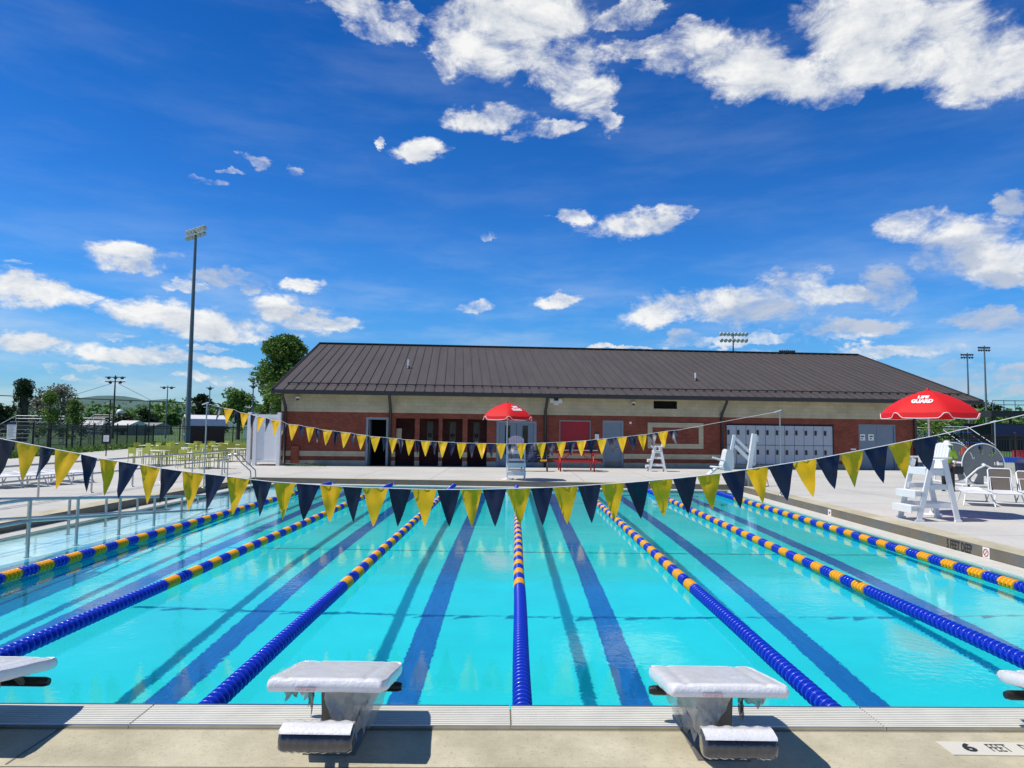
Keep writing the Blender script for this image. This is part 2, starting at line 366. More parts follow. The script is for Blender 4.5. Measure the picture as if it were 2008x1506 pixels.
M_curb = mat('curb_concrete', (.21, .165, .095), .7, scale=2.2, col2=(.15, .165, .17), bump=.3, bscale=60, speck=25)
M_white = mat('white_poly', (.78, .78, .77), .45, var=.04, scale=6)
M_whitemetal = mat('white_metal', (.78, .79, .78), .35, var=.04)
M_grate = mat('white_grate', (.66, .64, .56), .6, var=.08, scale=3)
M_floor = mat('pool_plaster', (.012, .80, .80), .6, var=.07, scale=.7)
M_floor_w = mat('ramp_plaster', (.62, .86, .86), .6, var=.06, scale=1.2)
M_wallp = mat('pool_wall_paint', (.03, .42, .60), .6, var=.08, scale=1)
M_lane = mat('lane_tile_blue', (.001, .15, .45), .5, var=.2, scale=26, stretch=(1, .1, 1))
M_steel = mat('stainless_steel', (.50, .50, .48), .30, 1, var=.08)
M_ropeB = mat('float_blue', (.008, .045, .55), .3, var=.05, coat=.3)
M_ropeY = mat('float_yellow', (1.0, .45, .012), .35, var=.05, coat=.2)
M_cable = mat('cable_grey', (.5, .5, .5), .4, var=.1)
M_brick = mat_brick('red_brick', (.30, .072, .040), (.21, .047, .028), (.20, .095, .068))
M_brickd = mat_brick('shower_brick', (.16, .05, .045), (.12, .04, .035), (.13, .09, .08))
M_beige = mat_brick('buff_block', (.51, .445, .295), (.47, .41, .27), (.42, .36, .25), .4, .2, .01)
M_base = mat('base_block', (.33, .31, .24), .9, var=.15, scale=3, bump=.3)
M_roof = mat('roof_metal', (.088, .074, .068), .55, 0, var=.13, scale=1.1, spec=.25, stretch=(2.2, .25, .25))
M_fascia = mat('dark_fascia', (.030, .027, .027), .5, var=.1)
M_gdoor = mat('blue_grey_door', (.17, .22, .27), .45, var=.06, scale=2)
M_gframe = mat('door_frame_grey', (.24, .27, .31), .45, var=.06)
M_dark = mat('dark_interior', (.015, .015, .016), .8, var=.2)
M_glass = mat('dark_glass', (.02, .025, .025), .06, var=.4, scale=3)
M_red = mat('red_shutter', (.38, .010, .018), .5, var=.08)
M_redp = mat('red_paint', (.55, .012, .02), .4, var=.08)
M_locker = mat('locker_grey', (.40, .43, .47), .4, var=.05)
M_black = mat('black_metal', (.012, .012, .013), .45, var=.15)
M_blackp = mat('black_plastic', (.015, .015, .016), .4, var=.15)
M_canopy = mat('red_canopy', (.80, .012, .015), .7, var=.05, transl=.25, scale=3)
M_trim = mat('white_trim', (.85, .80, .80), .6, var=.03)
M_yflag = mat('yellow_nylon', (1.0, .50, .001), .45, var=.08, scale=7, transl=.28, bump=.15, bscale=60)
M_nflag = mat('navy_nylon', (.003, .009, .034), .4, var=.2, scale=7, transl=.08, bump=.15, bscale=60)
M_leaf = mat('leaves_green', (.048, .12, .016), .55, scale=.9, col2=(.14, .26, .042), transl=.3)
M_leaf2 = mat('leaves_yellowgreen', (.10, .19, .03), .55, scale=.9, col2=(.17, .28, .05), transl=.35)
M_leafd = mat('leaves_dark', (.016, .038, .010), .6, scale=.9, col2=(.035, .07, .018), transl=.2)
M_leafg = mat('leaves_grey', (.13, .14, .09), .6, scale=.9, col2=(.22, .21, .15), transl=.3)
M_bark = mat('bark', (.09, .07, .05), .9, var=.25, scale=8)
M_grass = mat('grass_field', (.045, .10, .02), .9, scale=.12, col2=(.085, .15, .03), bump=.4, bscale=8)
M_hill = mat('hazed_hill_forest', (.050, .105, .090), .95, scale=.012, col2=(.075, .14, .115))  # distance haze is mixed into the forest green as a blue cast
M_pole = mat('galvanised_pole', (.16, .19, .21), .5, .3, var=.1)
M_wood = mat('wood_pole', (.10, .085, .07), .9, var=.2)
M_lampw = mat('lamp_housing_white', (.75, .76, .76), .35, var=.05)
M_lampd = mat('lamp_housing_dark', (.04, .045, .045), .5, var=.1)
M_greenchair = mat('lime_powder_coat', (.36, .40, .05), .45, var=.08)
M_cream = mat('cream_table_top', (.80, .79, .58), .5, var=.05)
M_sling = mat('brown_sling', (.14, .115, .095), .8, var=.1, scale=20)
M_slingw = mat('white_sling', (.66, .65, .64), .8, var=.06, scale=20)
M_reel = mat('reel_grey', (.17, .185, .185), .5, var=.08)
M_bluep = mat('blue_plastic', (.012, .10, .55), .4, var=.1)
M_navy = mat('navy_canvas', (.012, .025, .09), .7, var=.15)
M_skin = mat('skin', (.42, .25, .18), .5, var=.05)
M_hiviz = mat('hi_vis_green', (.38, .62, .03), .6, var=.1)
M_trouser = mat('black_trouser', (.02, .02, .022), .8, var=.2)
M_wrap = mat('bubble_wrap', (.74, .73, .74), .28, var=.07, scale=9, bump=.5, bscale=60, coat=.5)
M_film = mat('clear_film', (.62, .63, .60), .18, var=.15, scale=12, alpha=.55, bump=.6, bscale=25, coat=.5)
M_film2 = mat('milky_film', (.46, .44, .39), .3, var=.2, scale=12, bump=.7, bscale=30, coat=.4, alpha=.85)
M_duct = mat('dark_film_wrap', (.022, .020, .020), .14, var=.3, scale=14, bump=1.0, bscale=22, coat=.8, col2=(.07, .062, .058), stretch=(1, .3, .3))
M_ped = mat('pedestal_metal', (.16, .15, .125), .45, .2, var=.15)
M_papert = mat('paper_white', (.80, .78, .74), .6, var=.05)
M_ink = mat('black_ink', (.02, .02, .02), .6, var=.1)
M_inkred = mat('red_ink', (.55, .05, .05), .6, var=.1)
M_tile = mat('cream_tile', (.66, .62, .52), .4, var=.03)
M_water = mat_water()

D = .22                                             # deck level above the water
def near_y(x): return 5.10+.025*x
def far_y(x): return 27.27-.04*(x+.3)
XL, XR = -10.25, 8.43
POOL = [(XL, near_y(XL)), (XR, near_y(XR)), (XR, far_y(XR)), (XL, far_y(XL))]
def inset(d):
    (a, b, c, e) = POOL; return [(a[0]+d, a[1]+d), (b[0]-d, b[1]+d), (c[0]-d, c[1]-d), (e[0]+d, e[1]-d)]

# ------------------------------------------------------------------ ground, deck, pool
fillpoly('ground', [(-3000, -600), (3000, -600), (3000, 3500), (-3000, 3500)], [inset(-.5)], .10, M_grass)
fillpoly('pool_deck', [(-26, -8), (60, -8), (60, 64), (-34, 64), (-29, 40)], [inset(-.02)], D, M_deck, depth=.115)
fillpoly('coping', inset(-.52), [POOL], D+.004, M_coping)
mb = MB()
for i in range(4):
    a, b = POOL[i], POOL[(i+1) % 4]; mb.add([(a[0], a[1], D+.002), (b[0], b[1], D+.002), (b[0], b[1], -.03), (a[0], a[1], -.03)], [(0, 1, 2, 3)])
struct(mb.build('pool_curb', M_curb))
mb = MB()
for i in range(4):
    a, b = POOL[i], POOL[(i+1) % 4]; mb.add([(a[0], a[1], -.03), (b[0], b[1], -.03), (b[0], b[1], -2.1), (a[0], a[1], -2.1)], [(0, 1, 2, 3)])
pw = struct(mb.build('pool_wall', M_wallp)); pw.cycles.is_caustics_receiver = True
def floor_z(y): return -1.72 if y < 8 else (-1.72+.27*(y-8)/5 if y < 13 else -1.45+.45*(y-13)/15)
ys = [3.5, 8, 10, 13, 18, 23, 28.2]
mb = MB(); xs = [XL-.2, -4, 2, XR+.2]
for i in range(len(ys)-1):
    for j in range(3): mb.add([(xs[j], ys[i], floor_z(ys[i])), (xs[j+1], ys[i], floor_z(ys[i])), (xs[j+1], ys[i+1], floor_z(ys[i+1])), (xs[j], ys[i+1], floor_z(ys[i+1]))], [(0, 1, 2, 3)])
o = struct(mb.build('pool_floor', M_floor)); o.cycles.is_caustics_receiver = True
X0, SP = .083, 2.43
mb = MB()
for k in range(-3, 3):
    x = X0+SP*(k+.5)
    yy = [6.8, 8, 10, 13, 18, 23, 25.4]
    for i in range(len(yy)-1):
        mb.add([(x-.16, yy[i], floor_z(yy[i])+.006), (x+.16, yy[i], floor_z(yy[i])+.006), (x+.16, yy[i+1], floor_z(yy[i+1])+.006), (x-.16, yy[i+1], floor_z(yy[i+1])+.006)], [(0, 1, 2, 3)])
    for y0 in (6.48, 25.4): mb.add([(x-.5, y0, floor_z(y0)+.006), (x+.5, y0, floor_z(y0)+.006), (x+.5, y0+.32, floor_z(y0+.32)+.006), (x-.5, y0+.32, floor_z(y0+.32)+.006)], [(0, 1, 2, 3)])
o = struct(mb.build('lane_markings', M_lane)); o.cycles.is_caustics_receiver = True
mb = MB(); y0 = 14.35; mb.add([(-7.8, y0, floor_z(y0)+.008), (XR, y0, floor_z(y0)+.008), (XR, y0+.05, floor_z(y0)+.010), (-7.8, y0+.05, floor_z(y0)+.010)], [(0, 1, 2, 3)])
o = struct(mb.build('floor_cross_line', mat('floor_line_dark', (.03, .12, .16), .6))); o.cycles.is_caustics_receiver = True  # thin dark strip running across the pool floor
# water
mb = MB(); NX, NY = 150, 180; vs = []
for j in range(NY+1):
    for i in range(NX+1):
        x = XL+(XR-XL)*i/NX; y = near_y(x)+(far_y(x)-near_y(x))*j/NY
        vs.append((x, y, .0011*noise.noise(Vector((x*1.5, y*1.7, 0)))+.0007*noise.noise(Vector((x*3.4, y*3.1, 5)))))
mb.add(vs, [(j*(NX+1)+i, j*(NX+1)+i+1, (j+1)*(NX+1)+i+1, (j+1)*(NX+1)+i) for j in range(NY) for i in range(NX)], True)
wat = struct(mb.build('water', M_water)); wat.cycles.is_caustics_caster = True
# gutters on the long sides: solid body with a slatted top
def slat_strip(name, label, x0, x1, y0f, y1f, zt, parent=None, along='Y'):
    t = thing(name, label, 'gutter grating', (x0, y0f, 0))
    MB().bb(.03, x1-x0, 0, y1f-y0f, -.28, zt-.03).build('gutter_channel', M_grate, t).cycles.is_caustics_receiver = True
    mb = MB(); n = 7; w = (x1-x0)/n
    for i in range(n): mb.bb(i*w+.004, (i+1)*w-.012, 0, y1f-y0f, zt-.029, zt)
    mb.build('slats', M_grate, t); return t
slat_strip('gutter_grating', 'long white gutter grating along the right side of the pool', 7.93, XR-.002, near_y(8)+.02, far_y(8)-.02, .022)
slat_strip('gutter_grating', 'long white gutter grating beside the ramp railings on the left', XL+.002, -9.78, near_y(-10)+.02, far_y(-10)-.02, .022)
t = thing('gutter_grating', 'white gutter grating below the deck at the far end of the pool', 'gutter grating', (0, 27.2, 0))
mb = MB(); x0, x1 = -9.76, 7.9
for (g0, g1) in ((.02, .14), (.155, .28), (.295, .43)):
    mb.add([(x0, far_y(x0)-g1-27.2, .022), (x1, far_y(x1)-g1-27.2, .022), (x1, far_y(x1)-g0-27.2, .022), (x0, far_y(x0)-g0-27.2, .022),
            (x0, far_y(x0)-g1-27.2, -.25), (x1, far_y(x1)-g1-27.2, -.25)], [(0, 1, 2, 3), (0, 4, 5, 1)])
mb.build('slats', M_grate, t)

# near gutter: lift-out slatted panels, flush with the deck
ang = math.atan(.025)
def grate_panel():
    t = thing('grating_panel', 'slatted cream gutter panel at the near pool edge', 'grating', (0, 0, 0))
    mb = MB(); n = 11; w = .33/n
    for i in range(n): mb.bb(.004, 2.493, -.33+i*w+.003, -.33+(i+1)*w-.006, .0145, .026)
    mb.bb(.006, 2.491, -.329, .0, .003, .0165)
    mb.build('slats', M_grate, t)
    mb = MB(); mb.bb(.004, 2.493, -.345, -.332, .002, .028); mb.bb(.004, 2.493, .002, .018, -.03, .026); mb.build('edge_rail', M_steel, t)
    return t
gp = grate_panel(); gl = ['leftmost cream slatted gutter panel at the near pool edge', 'cream slatted gutter panel under the leftmost starting block\'s shadow', 'cream slatted gutter panel behind the dark-shadowed left middle starting block',
      'cream slatted gutter panel between the two middle starting blocks, just right of the centre rope', 'cream slatted gutter panel right of the right middle starting block', 'cream slatted gutter panel beyond the 6 FEET DEEP tile', 'cream slatted gutter panel nearest the right corner of the pool']
for i, k in enumerate(range(-4, 3)):
    x = -.03+2.5*k+.02; q = gp if i == 0 else dup(gp, (0, 0, 0))
    q.location = (x, near_y(x), D+.002); q.rotation_euler = (0, 0, ang); q['label'] = gl[i]; q['group'] = 'slatted gutter panels along the near pool edge'
# grey deck behind the coping (camera side) has its own broom-finished slab edge
mb = MB(); y = near_y(0)-.345
for (a0, a1, z) in ((-.36, -.352, D+.0055),):
    mb.add([(-12, near_y(-12)+a0, z), (9, near_y(9)+a0, z), (9, near_y(9)+a1, z), (-12, near_y(-12)+a1, z)], [(0, 1, 2, 3)])
for (px_, w_) in ((122, .007), (1118, .0), (1560, .0)):
    if not w_: continue
    q_ = on_z(px_, 1428, D); mb.add([(q_.x-w_, near_y(q_.x)-.84, D+.0072), (q_.x+w_, near_y(q_.x)-.84, D+.0072), (q_.x+w_, near_y(q_.x)-.36, D+.0072), (q_.x-w_, near_y(q_.x)-.36, D+.0072)], [(0, 1, 2, 3)])
struct(mb.build('deck_joint', mat('joint_grey', (.16, .15, .14), .8)))
fillpoly('near_coping', [(-12, near_y(-12)-.86), (9, near_y(9)-.86), (9, near_y(9)-.354), (-12, near_y(-12)-.354)], [], D+.0052, M_coping)

# ramp on the left
mb = MB(); rz = lambda y: -.035 if y < 11 else -.035-.95*(y-11)/14.5
for (y0, y1) in ((near_y(-9)+.02, 11), (11, 18), (18, 25.5)):
    mb.add([(-9.8, y0, rz(y0)), (-8.0, y0, rz(y0)), (-8.0, y1, rz(y1)), (-9.8, y1, rz(y1))], [(0, 1, 2, 3)])
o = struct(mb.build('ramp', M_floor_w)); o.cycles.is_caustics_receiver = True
mb = MB()
for (y0, y1) in ((near_y(-9)+.02, 11), (11, 18), (18, 25.5)):
    h = .012
    vs = [(-8.0, y0, rz(y0)+h), (-7.82, y0, rz(y0)+h), (-7.82, y1, rz(y1)+h), (-8.0, y1, rz(y1)+h), (-7.82, y0, -2), (-7.82, y1, -2), (-8, y0, -2), (-8, y1, -2)]
    mb.add(vs, [(0, 1, 2, 3), (1, 4, 5, 2), (0, 3, 7, 6)])
o = struct(mb.build('ramp_wall', M_wallp)); o.cycles.is_caustics_receiver = True
mb = MB()
for (xa, xb) in ((-7.55, -7.50), (-7.32, -7.27)):
    for i in range(1, len(ys)-1): mb.add([(xa, ys[i], floor_z(ys[i])+.01), (xb, ys[i], floor_z(ys[i])+.01), (xb, ys[i+1], floor_z(ys[i+1])+.01), (xa, ys[i+1], floor_z(ys[i+1])+.01)], [(0, 1, 2, 3)])
o = struct(mb.build('floor_marking_lines', mat('floor_line_dark', (.03, .12, .16), .6))); o.cycles.is_caustics_receiver = True

# ------------------------------------------------------------------ lane ropes
PIT = .086
def float_mesh(n, m, name):
    mb = MB()
    for i in range(n):
        y = i*PIT
        mb.lathe([(.012, y), (.072, y+.004), (.079, y+.009), (.079, y+.016), (.070, y+.022), (.044, y+.034), (.040, y+.06), (.052, y+.080), (.012, y+.084)], 16, 'Y')
        for k in range(8):
            a = 2*PI*k/8; c, s_ = math.cos(a), math.sin(a)
            mb.add([(.03*c, y+.02, .03*s_), (.078*c, y+.016, .078*s_), (.060*c, y+.078, .060*s_), (.03*c, y+.078, .03*s_)], [(0, 1, 2, 3)])
    o = mb.build(name, m); me = o.data; bpy.data.objects.remove(o); return me
fy = float_mesh(4, M_ropeY, 'float_run_yellow'); fb = float_mesh(4, M_ropeB, 'float_run_blue')
rl = ['blue and yellow lane rope beside the ramp railings, leftmost in the pool', 'blue and yellow lane rope second from the left, meeting the left photo edge', 'blue and yellow lane rope just left of the left middle starting block',
      'blue and yellow lane rope running straight away up the middle of the pool', 'blue and yellow lane rope just right of the right middle starting block', 'blue and yellow lane rope second from the right side of the pool', 'blue and yellow lane rope closest to the right gutter and the 5 FEET DEEP marking']
for i, k in enumerate(range(-3, 4)):
    x = X0+2.375*k; xo = {-3: -7.06, 3: 7.16}.get(k, x)
    y0 = near_y(xo)+.05; y1 = far_y(xo)-.5
    t = thing('lane_rope', rl[i], 'lane rope', (xo, y0, .0805), 0, 'lane ropes dividing the pool')
    MB().tube([(0, -.05, 0), (0, y1-y0+.45, 0)], .006, 6).build('cable', M_cable, t)
    y = y0; run = 4*PIT; j = 0; yb = 9.45; yf = 22.9
    while y < y1-run:
        if y < yb or y > yf: me = fb
        else: me = fy if j % 2 == 0 else fb; j += 1
        s_ = bpy.data.objects.new('float_run', me); COL.objects.link(s_); s_.parent = t
        s_.location = (.004*math.sin(y*1.3+i), y-y0, 0); s_['label'] = 'yellow floats' if me is fy else 'blue floats'
        y += run
    MB().lathe([(.0, 0), (.03, .01), (.035, .1), (.0, .12)], 10, 'Y', (0, y1-y0+.3, 0)).build('rope_anchor', M_bluep, t)

# ------------------------------------------------------------------ pennant lines
NEARY, FARY = 9.9, 22.6
def pennant_line(name, label, Y, flags, ends, drop, amp, seed, yaw=(0, .2), lean=(-.16, .08)):
    """flags: (x0,y0,x1,y1,tipx,tipy,colour) as photo sightings turned into points of the vertical plane at Y"""
    r2 = random.Random(seed); a = on_y(flags[0][0], flags[0][1], Y)
    t = thing(name, label, 'pennant line', (0, Y, 0))
    pts = [Vector((ends[0][0], 0, ends[0][1]))]
    for f in flags:
        for (u, v) in ((f[0], f[1]), (f[2], f[3])):
            p = on_y(u, v, Y); p.y = 0
            if p.x > pts[-1].x+.01: pts.append(p)
    pts.append(Vector((ends[1][0], 0, ends[1][1])))
    MB().tube(pts, .006, 5).build('cord', M_trim, t)
    for i, f in enumerate(flags):
        A = on_y(f[0]+.3, f[1], Y); B = on_y(f[2]-.3, f[3], Y); T = on_y(f[4], f[5], Y)
        for q in (A, B, T): q.y = 0
        A.z -= .004; B.z -= .004
        n = 9; ph = r2.uniform(0, 6); w = (B-A).length; am = amp*r2.uniform(.5, 1.3); sl_ = r2.uniform(*lean); fold = r2.uniform(-.7, .9); fp = r2.uniform(.3, .75)
        vs = []; idx = {}; yw = r2.uniform(*yaw)
        for a_ in range(n+1):
            k = a_/n
            for b_ in range(n-a_+1):
                u = b_/n
                # barycentric: rows towards the tip
                ur = u/(1-k) if k < .999 else .5; P = (A+B)*.5*(1-k)+T*k+(B-A)*((ur-.5)*(1-k)**.86)
                yy = am*(math.sin(ph+5*u+2.0*k)*.6+math.sin(ph*1.7+9*k+3*u)*.35)*min(1, k*3)+sl_*k*.8+am*.7*math.sin(ph+11*u)*(1-k)
                dd = (u+.55*k)-fp
                yy += .05*fold*max(0, 1-abs(dd)/.22)*min(1, k*4)
                yy -= yw*(P.x-(A.x+B.x)/2)*(.4+.9*k)
                idx[(a_, b_)] = len(vs); vs.append(P+Vector((0, yy, 0)))
        fs = []
        for a_ in range(n):
            for b_ in range(n-a_):
                fs.append((idx[(a_, b_)], idx[(a_, b_+1)], idx[(a_+1, b_)]))
                if b_ < n-a_-1: fs.append((idx[(a_, b_+1)], idx[(a_+1, b_+1)], idx[(a_+1, b_)]))
        mb = MB(); mb.add(vs, fs, True); o = mb.build('pennant', M_yflag if f[6] == 'y' else M_nflag, t); o['label'] = 'yellow pennant' if f[6] == 'y' else 'navy pennant'
    return t
NF = [(-68,846),(-20,856),(31,866),(77.5,875),(108,881),(158,890),(193,898.5),(231,904.5),(273,911),(315.5,918),(357.5,924),(401,929),(444.5,934),(491,940),(535,945),(581,948),(627,951),(671.7,954),(711,956),(762,957.5),(807,959),(857,960),(903,960),(945.6,959.5),(993.4,958.5),(1040.8,957),(1085,955.5),(1133.5,952.8),(1178,949.8),(1225,946.8),(1273,942.8),(1318.7,938.8),(1366.5,933.9),(1414,928),(1462.4,921),(1507,914.4),(1554.7,907),(1600,900),(1646,891),(1693.7,882),(1740.5,873),(1789,863),(1836,854)]
NT = [(-45,925),(-8,934),(46,945),(70,943),(120,959),(171,965),(204,972.6),(240,977),(292,988.6),(314,987.5),(375.7,1000),(407,1001),(458,1010),(507,1013.8),(552.6,1021),(598,1020),(650,1023.5),(693,1024.5),(734.5,1031.5),(780,1033),(834.7,1031),(881,1033),(925.7,1033),(971.5,1030.5),(1020,1030.5),(1063.7,1029.5),(1112,1028.5),(1160,1025.5),(1205,1020.5),(1259,1019.5),(1303,1014.5),(1350.6,1009),(1396.4,1000),(1449,995.7),(1489.5,986),(1540.7,982),(1586,973.7),(1631.8,958.4),(1675.8,956),(1726,947),(1776,939),(1819,923)]
fl = []
for i in range(len(NF)-1):
    fl.append((*NF[i], *NF[i+1], *NT[i], 'y' if i % 2 == 0 else 'n'))
ea = on_y(NF[0][0], NF[0][1], NEARY)
pennant_line('pennant_line', 'large navy and yellow pennants strung low across the near half of the pool', NEARY, fl, [(-11.0, ea.z+.55), (9.3, 3.02)], .55, .022, 5, (-.05, .34))
FYL = [(438.4,800.4,458,803),(470,808.5,489.5,812),(503,816.5,520,819),(531.7,823,551.4,825.5),(564.7,831.7,585.8,833.5),(599.5,836.7,616.5,839),(632,842.5,652.3,844.7),(667.5,847,688,849),(698.6,851.5,719,853.6),(725,855.5,746.4,857),(761.4,858.7,780,860),(794,862.0,813.7,863),(824.4,864.4,844.8,865.3),(858.5,866,878.4,867),(895.3,868.3,915.3,868.8),(934,869.2,954.4,869.6),(972.4,869.9,992.5,870.4),(1012,870.4,1032,869.9),(1052,869.0,1070.9,868.4),(1091,867.4,1110.3,866.5),(1130.4,865.2,1149.8,863.9),(1170.7,861.4,1190,859.9),(1210.5,857.6,1230,856),(1250,853.6,1268.5,851.7),(1289.7,848,1310,845)]
fl = []; h_ = 30
fl.append((425, 797, 437.5, 800, 430, 827, 'n'))
for i, q in enumerate(FYL):
    fl.append((*q, (q[0]+q[2])/2+rnd.uniform(-2, 2), (q[1]+q[3])/2+31+rnd.uniform(-1.5, 1), 'y'))
    nx = FYL[i+1] if i+1 < len(FYL) else (1331, 843.3, 0, 0)
    fl.append((q[2]+1.2, q[3]+.1, nx[0]-1.2, nx[1]-.1, (q[2]+nx[0])/2+rnd.uniform(-2, 2), (q[3]+nx[1])/2+29+rnd.uniform(-3, 1), 'n'))
e0 = on_y(406, 791.5, FARY); e1 = on_y(1529, 806.5, FARY)
pennant_line('pennant_line', 'smaller navy and yellow pennants strung across the far half of the pool', FARY, fl, [(e0.x, e0.z), (e1.x, e1.z)], .5, .018, 9, (.15, .5), (-.34, -.12))
def stanchion(label, x, Y, zt, base=D):
    t = thing('stanchion', label, 'pole', (x, Y, base), 0, 'pennant line poles')
    MB().tube([(0, 0, 0), (0, 0, zt-base)], .024, 8).build('pole', M_steel, t)
    MB().lathe([(0, .03), (.07, .03), (.08, 0), (0, 0)], 12).build('base_plate', M_steel, t)
    MB().beam((-.16, 0, zt-base-.05), (.05, 0, zt-base+.02), .035, .035).build('cord_clamp', M_trim, t)
stanchion('steel pole carrying the far pennant line, on the left deck by the yellow tables', e0.x, FARY, e0.z+.02)
stanchion('steel pole carrying the far pennant line, in front of the grey lockers', e1.x, FARY, e1.z+.02)
stanchion('steel pole carrying the near pennant line on the right deck', 9.3, NEARY, 3.05)
stanchion('steel pole carrying the near pennant line on the left deck', -11.0, NEARY, ea.z+.58)
sp_ = on_y(1950, 826, 27.5); stanchion('thin steel pole standing behind the grey storage reel', sp_.x, 27.5, sp_.z)

# ------------------------------------------------------------------ starting blocks
def film_sheet(cx, top, bot, w, y, seed, m, parent, name, taper=.5, dy=.05):
    r2 = random.Random(seed); mb = MB(); nx, nz = 12, 9; vs = []
    for j in range(nz+1):
        t = j/nz; ww = w*(1-taper*t**1.4)
        for i in range(nx+1):
            u = i/nx-.5; edge = (.88+.12*math.sin(i*1.7+seed)+.07*math.sin(i*4.1+seed*2))
            z = top-(top-bot)*t*(edge if j > 3 else 1)
            vs.append((cx+u*ww+.006*math.sin(j*2+i), y+dy*t*math.sin(u*5+seed)+.012*math.sin(i*2.3+j*1.1+seed), z))
    fs = [(j*(nx+1)+i, j*(nx+1)+i+1, (j+1)*(nx+1)+i+1, (j+1)*(nx+1)+i) for j in range(nz) for i in range(nx)]
    mb.add(vs, fs, True); return mb.build(name, m, parent)
def starting_block(label, cx, seed):
    # local origin: on the deck under the rear edge of the platform; +y towards the water
    y0 = 4.22; t = thing('starting_block', label, 'starting block', (cx, y0, D), 0, 'wrapped starting blocks at the near pool end')
    r2 = random.Random(seed)
    # platform slab, padded with bubble wrap: lumpy rounded slab sloping to the water
    bm = bmesh.new(); bmesh.ops.create_cube(bm, size=1)
    bmesh.ops.subdivide_edges(bm, edges=bm.edges, cuts=31, use_grid_fill=True)
    L_, W_, T_ = .74, .715, .08
    for v in bm.verts:
        p = v.co.copy(); ex = abs(p.x)*2; ey = abs(p.y)*2; ez = abs(p.z)*2
        rr = 1-.055*(max(0, ex-.75)/.25)**2*(ez > .9)-0
        x = p.x*W_; y = p.y*L_+L_/2; z = p.z*T_
        if ez > .9: z *= 1-.35*(max(0, ex-.8)/.2)**2-.35*(max(0, ey-.8)/.2)**2
        if ex > .9: x *= 1-.03*(abs(p.z)*2)**2
        if ey > .9: y += (-1 if p.y < 0 else 1)*(-.018*(abs(p.z)*2)**2)
        if ex > .75 and ey > .75: x *= 1-.05*(ex-.75)*(ey-.75)*16; 
        q = Vector((x*9, y*9, z*9+seed)); z += .0026*noise.noise(q); x += .004*noise.noise(q+Vector((9, 0, 0)))
        # tape creases across the pad
        for cxk in (-.25, .22): z -= .011*math.exp(-((x-cxk-.02*(y/L_))/.012)**2)*(p.z > .4)
        z += .50-.04-.125*(y/L_)
        v.co = (x, y, z)
    me = bpy.data.meshes.new('platform'); bm.to_mesh(me); bm.free(); me.materials.append(M_wrap)
    for p in me.polygons: p.use_smooth = True
    o = bpy.data.objects.new('platform', me); COL.objects.link(o); o.parent = t
    # wrap marking: faded red blot on the rear edge
    MB().bb(-.17, -.05, -.0135, -.0125, .438, .456).build('red_tape_mark', mat('faded_red', (.52, .26, .24), .5, var=.25, scale=60, col2=(.72, .62, .62)), o)
    # pedestal: twin plates leaning towards the water
    mb = MB()
    for s_ in (-.055, .055): mb.add([(s_-.006, .22, 0), (s_-.006, .46, 0), (s_-.006, .60, .315), (s_-.006, .16, .395), (s_+.006, .22, 0), (s_+.006, .46, 0), (s_+.006, .60, .315), (s_+.006, .16, .395)],
        [(0, 3, 2, 1), (4, 5, 6, 7), (0, 4, 7, 3), (1, 2, 6, 5), (0, 1, 5, 4), (3, 7, 6, 2)])
    mb.add([(-.05, .21, 0), (.05, .21, 0), (.05, .155, .39), (-.05, .155, .39)], [(0, 1, 2, 3)]); mb.add([(-.05, .46, 0), (.05, .46, 0), (.05, .59, .315), (-.05, .59, .315)], [(0, 1, 2, 3)])
    mb.build('pedestal', M_ped, t)
    MB().bb(-.16, .16, .14, .52, .001, .014).build('base_plate', M_ped, t, bevel=.003)
    MB().tube([(-.36, .63, .24), (-.33, .63, .24), (.33, .63, .24), (.36, .63, .24)], [.024, .032, .032, .024], 12).build('grab_bar', M_blackp, t)
    for s_ in (-.2, .2): MB().beam((s_, .60, .24), (s_, .52, .32), .03, .03).build('bar_bracket', M_ped, t)
    # rear step, rolled in dark film
    mb = MB(); n = 22; vs = []; ring = [(-.085, -.05), (-.095, .0), (-.07, .045), (.07, .06), (.09, .03), (.085, -.045), (.03, -.07), (-.05, -.07)]
    for i in range(n+1):
        x = -.205+.41*i/n; k = 1+.022*math.sin(i*1.9+seed)+.018*r2.uniform(-1, 1)
        if i in (0, n): k *= .86
        for (a, b) in ring: vs.append((x, -.125+a*.72*k, .222+b*k+.004*math.sin(i*2.7)))
    m_ = len(ring); fs = [(i*m_+j, i*m_+(j+1) % m_, (i+1)*m_+(j+1) % m_, (i+1)*m_+j) for i in range(n) for j in range(m_)]+[tuple(range(m_))[::-1], tuple(range(n*m_, n*m_+m_))]
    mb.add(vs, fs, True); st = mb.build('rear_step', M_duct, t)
    mb = MB(); vs = []
    for i in range(n+1):
        x = -.202+.404*i/n; k = .004*math.sin(i*1.3+seed)
        vs += [(x, -.190, .266), (x, -.182, .281+k*.5), (x, -.12, .296-k), (x, -.065, .294+k), (x, -.055, .27)]
    fs = [(i*5+j, i*5+j+1, (i+1)*5+j+1, (i+1)*5+j) for i in range(n) for j in range(4)]
    mb.add(vs, fs, True); mb.build('step_pad', M_wrap, st)
    mb = MB()
    mb.beam((-.04, .2, .08), (-.04, -.12, .19), .03, .05); mb.beam((.04, .2, .08), (.04, -.12, .19), .03, .05); mb.build('step_bracket', M_ped, t)
    return t
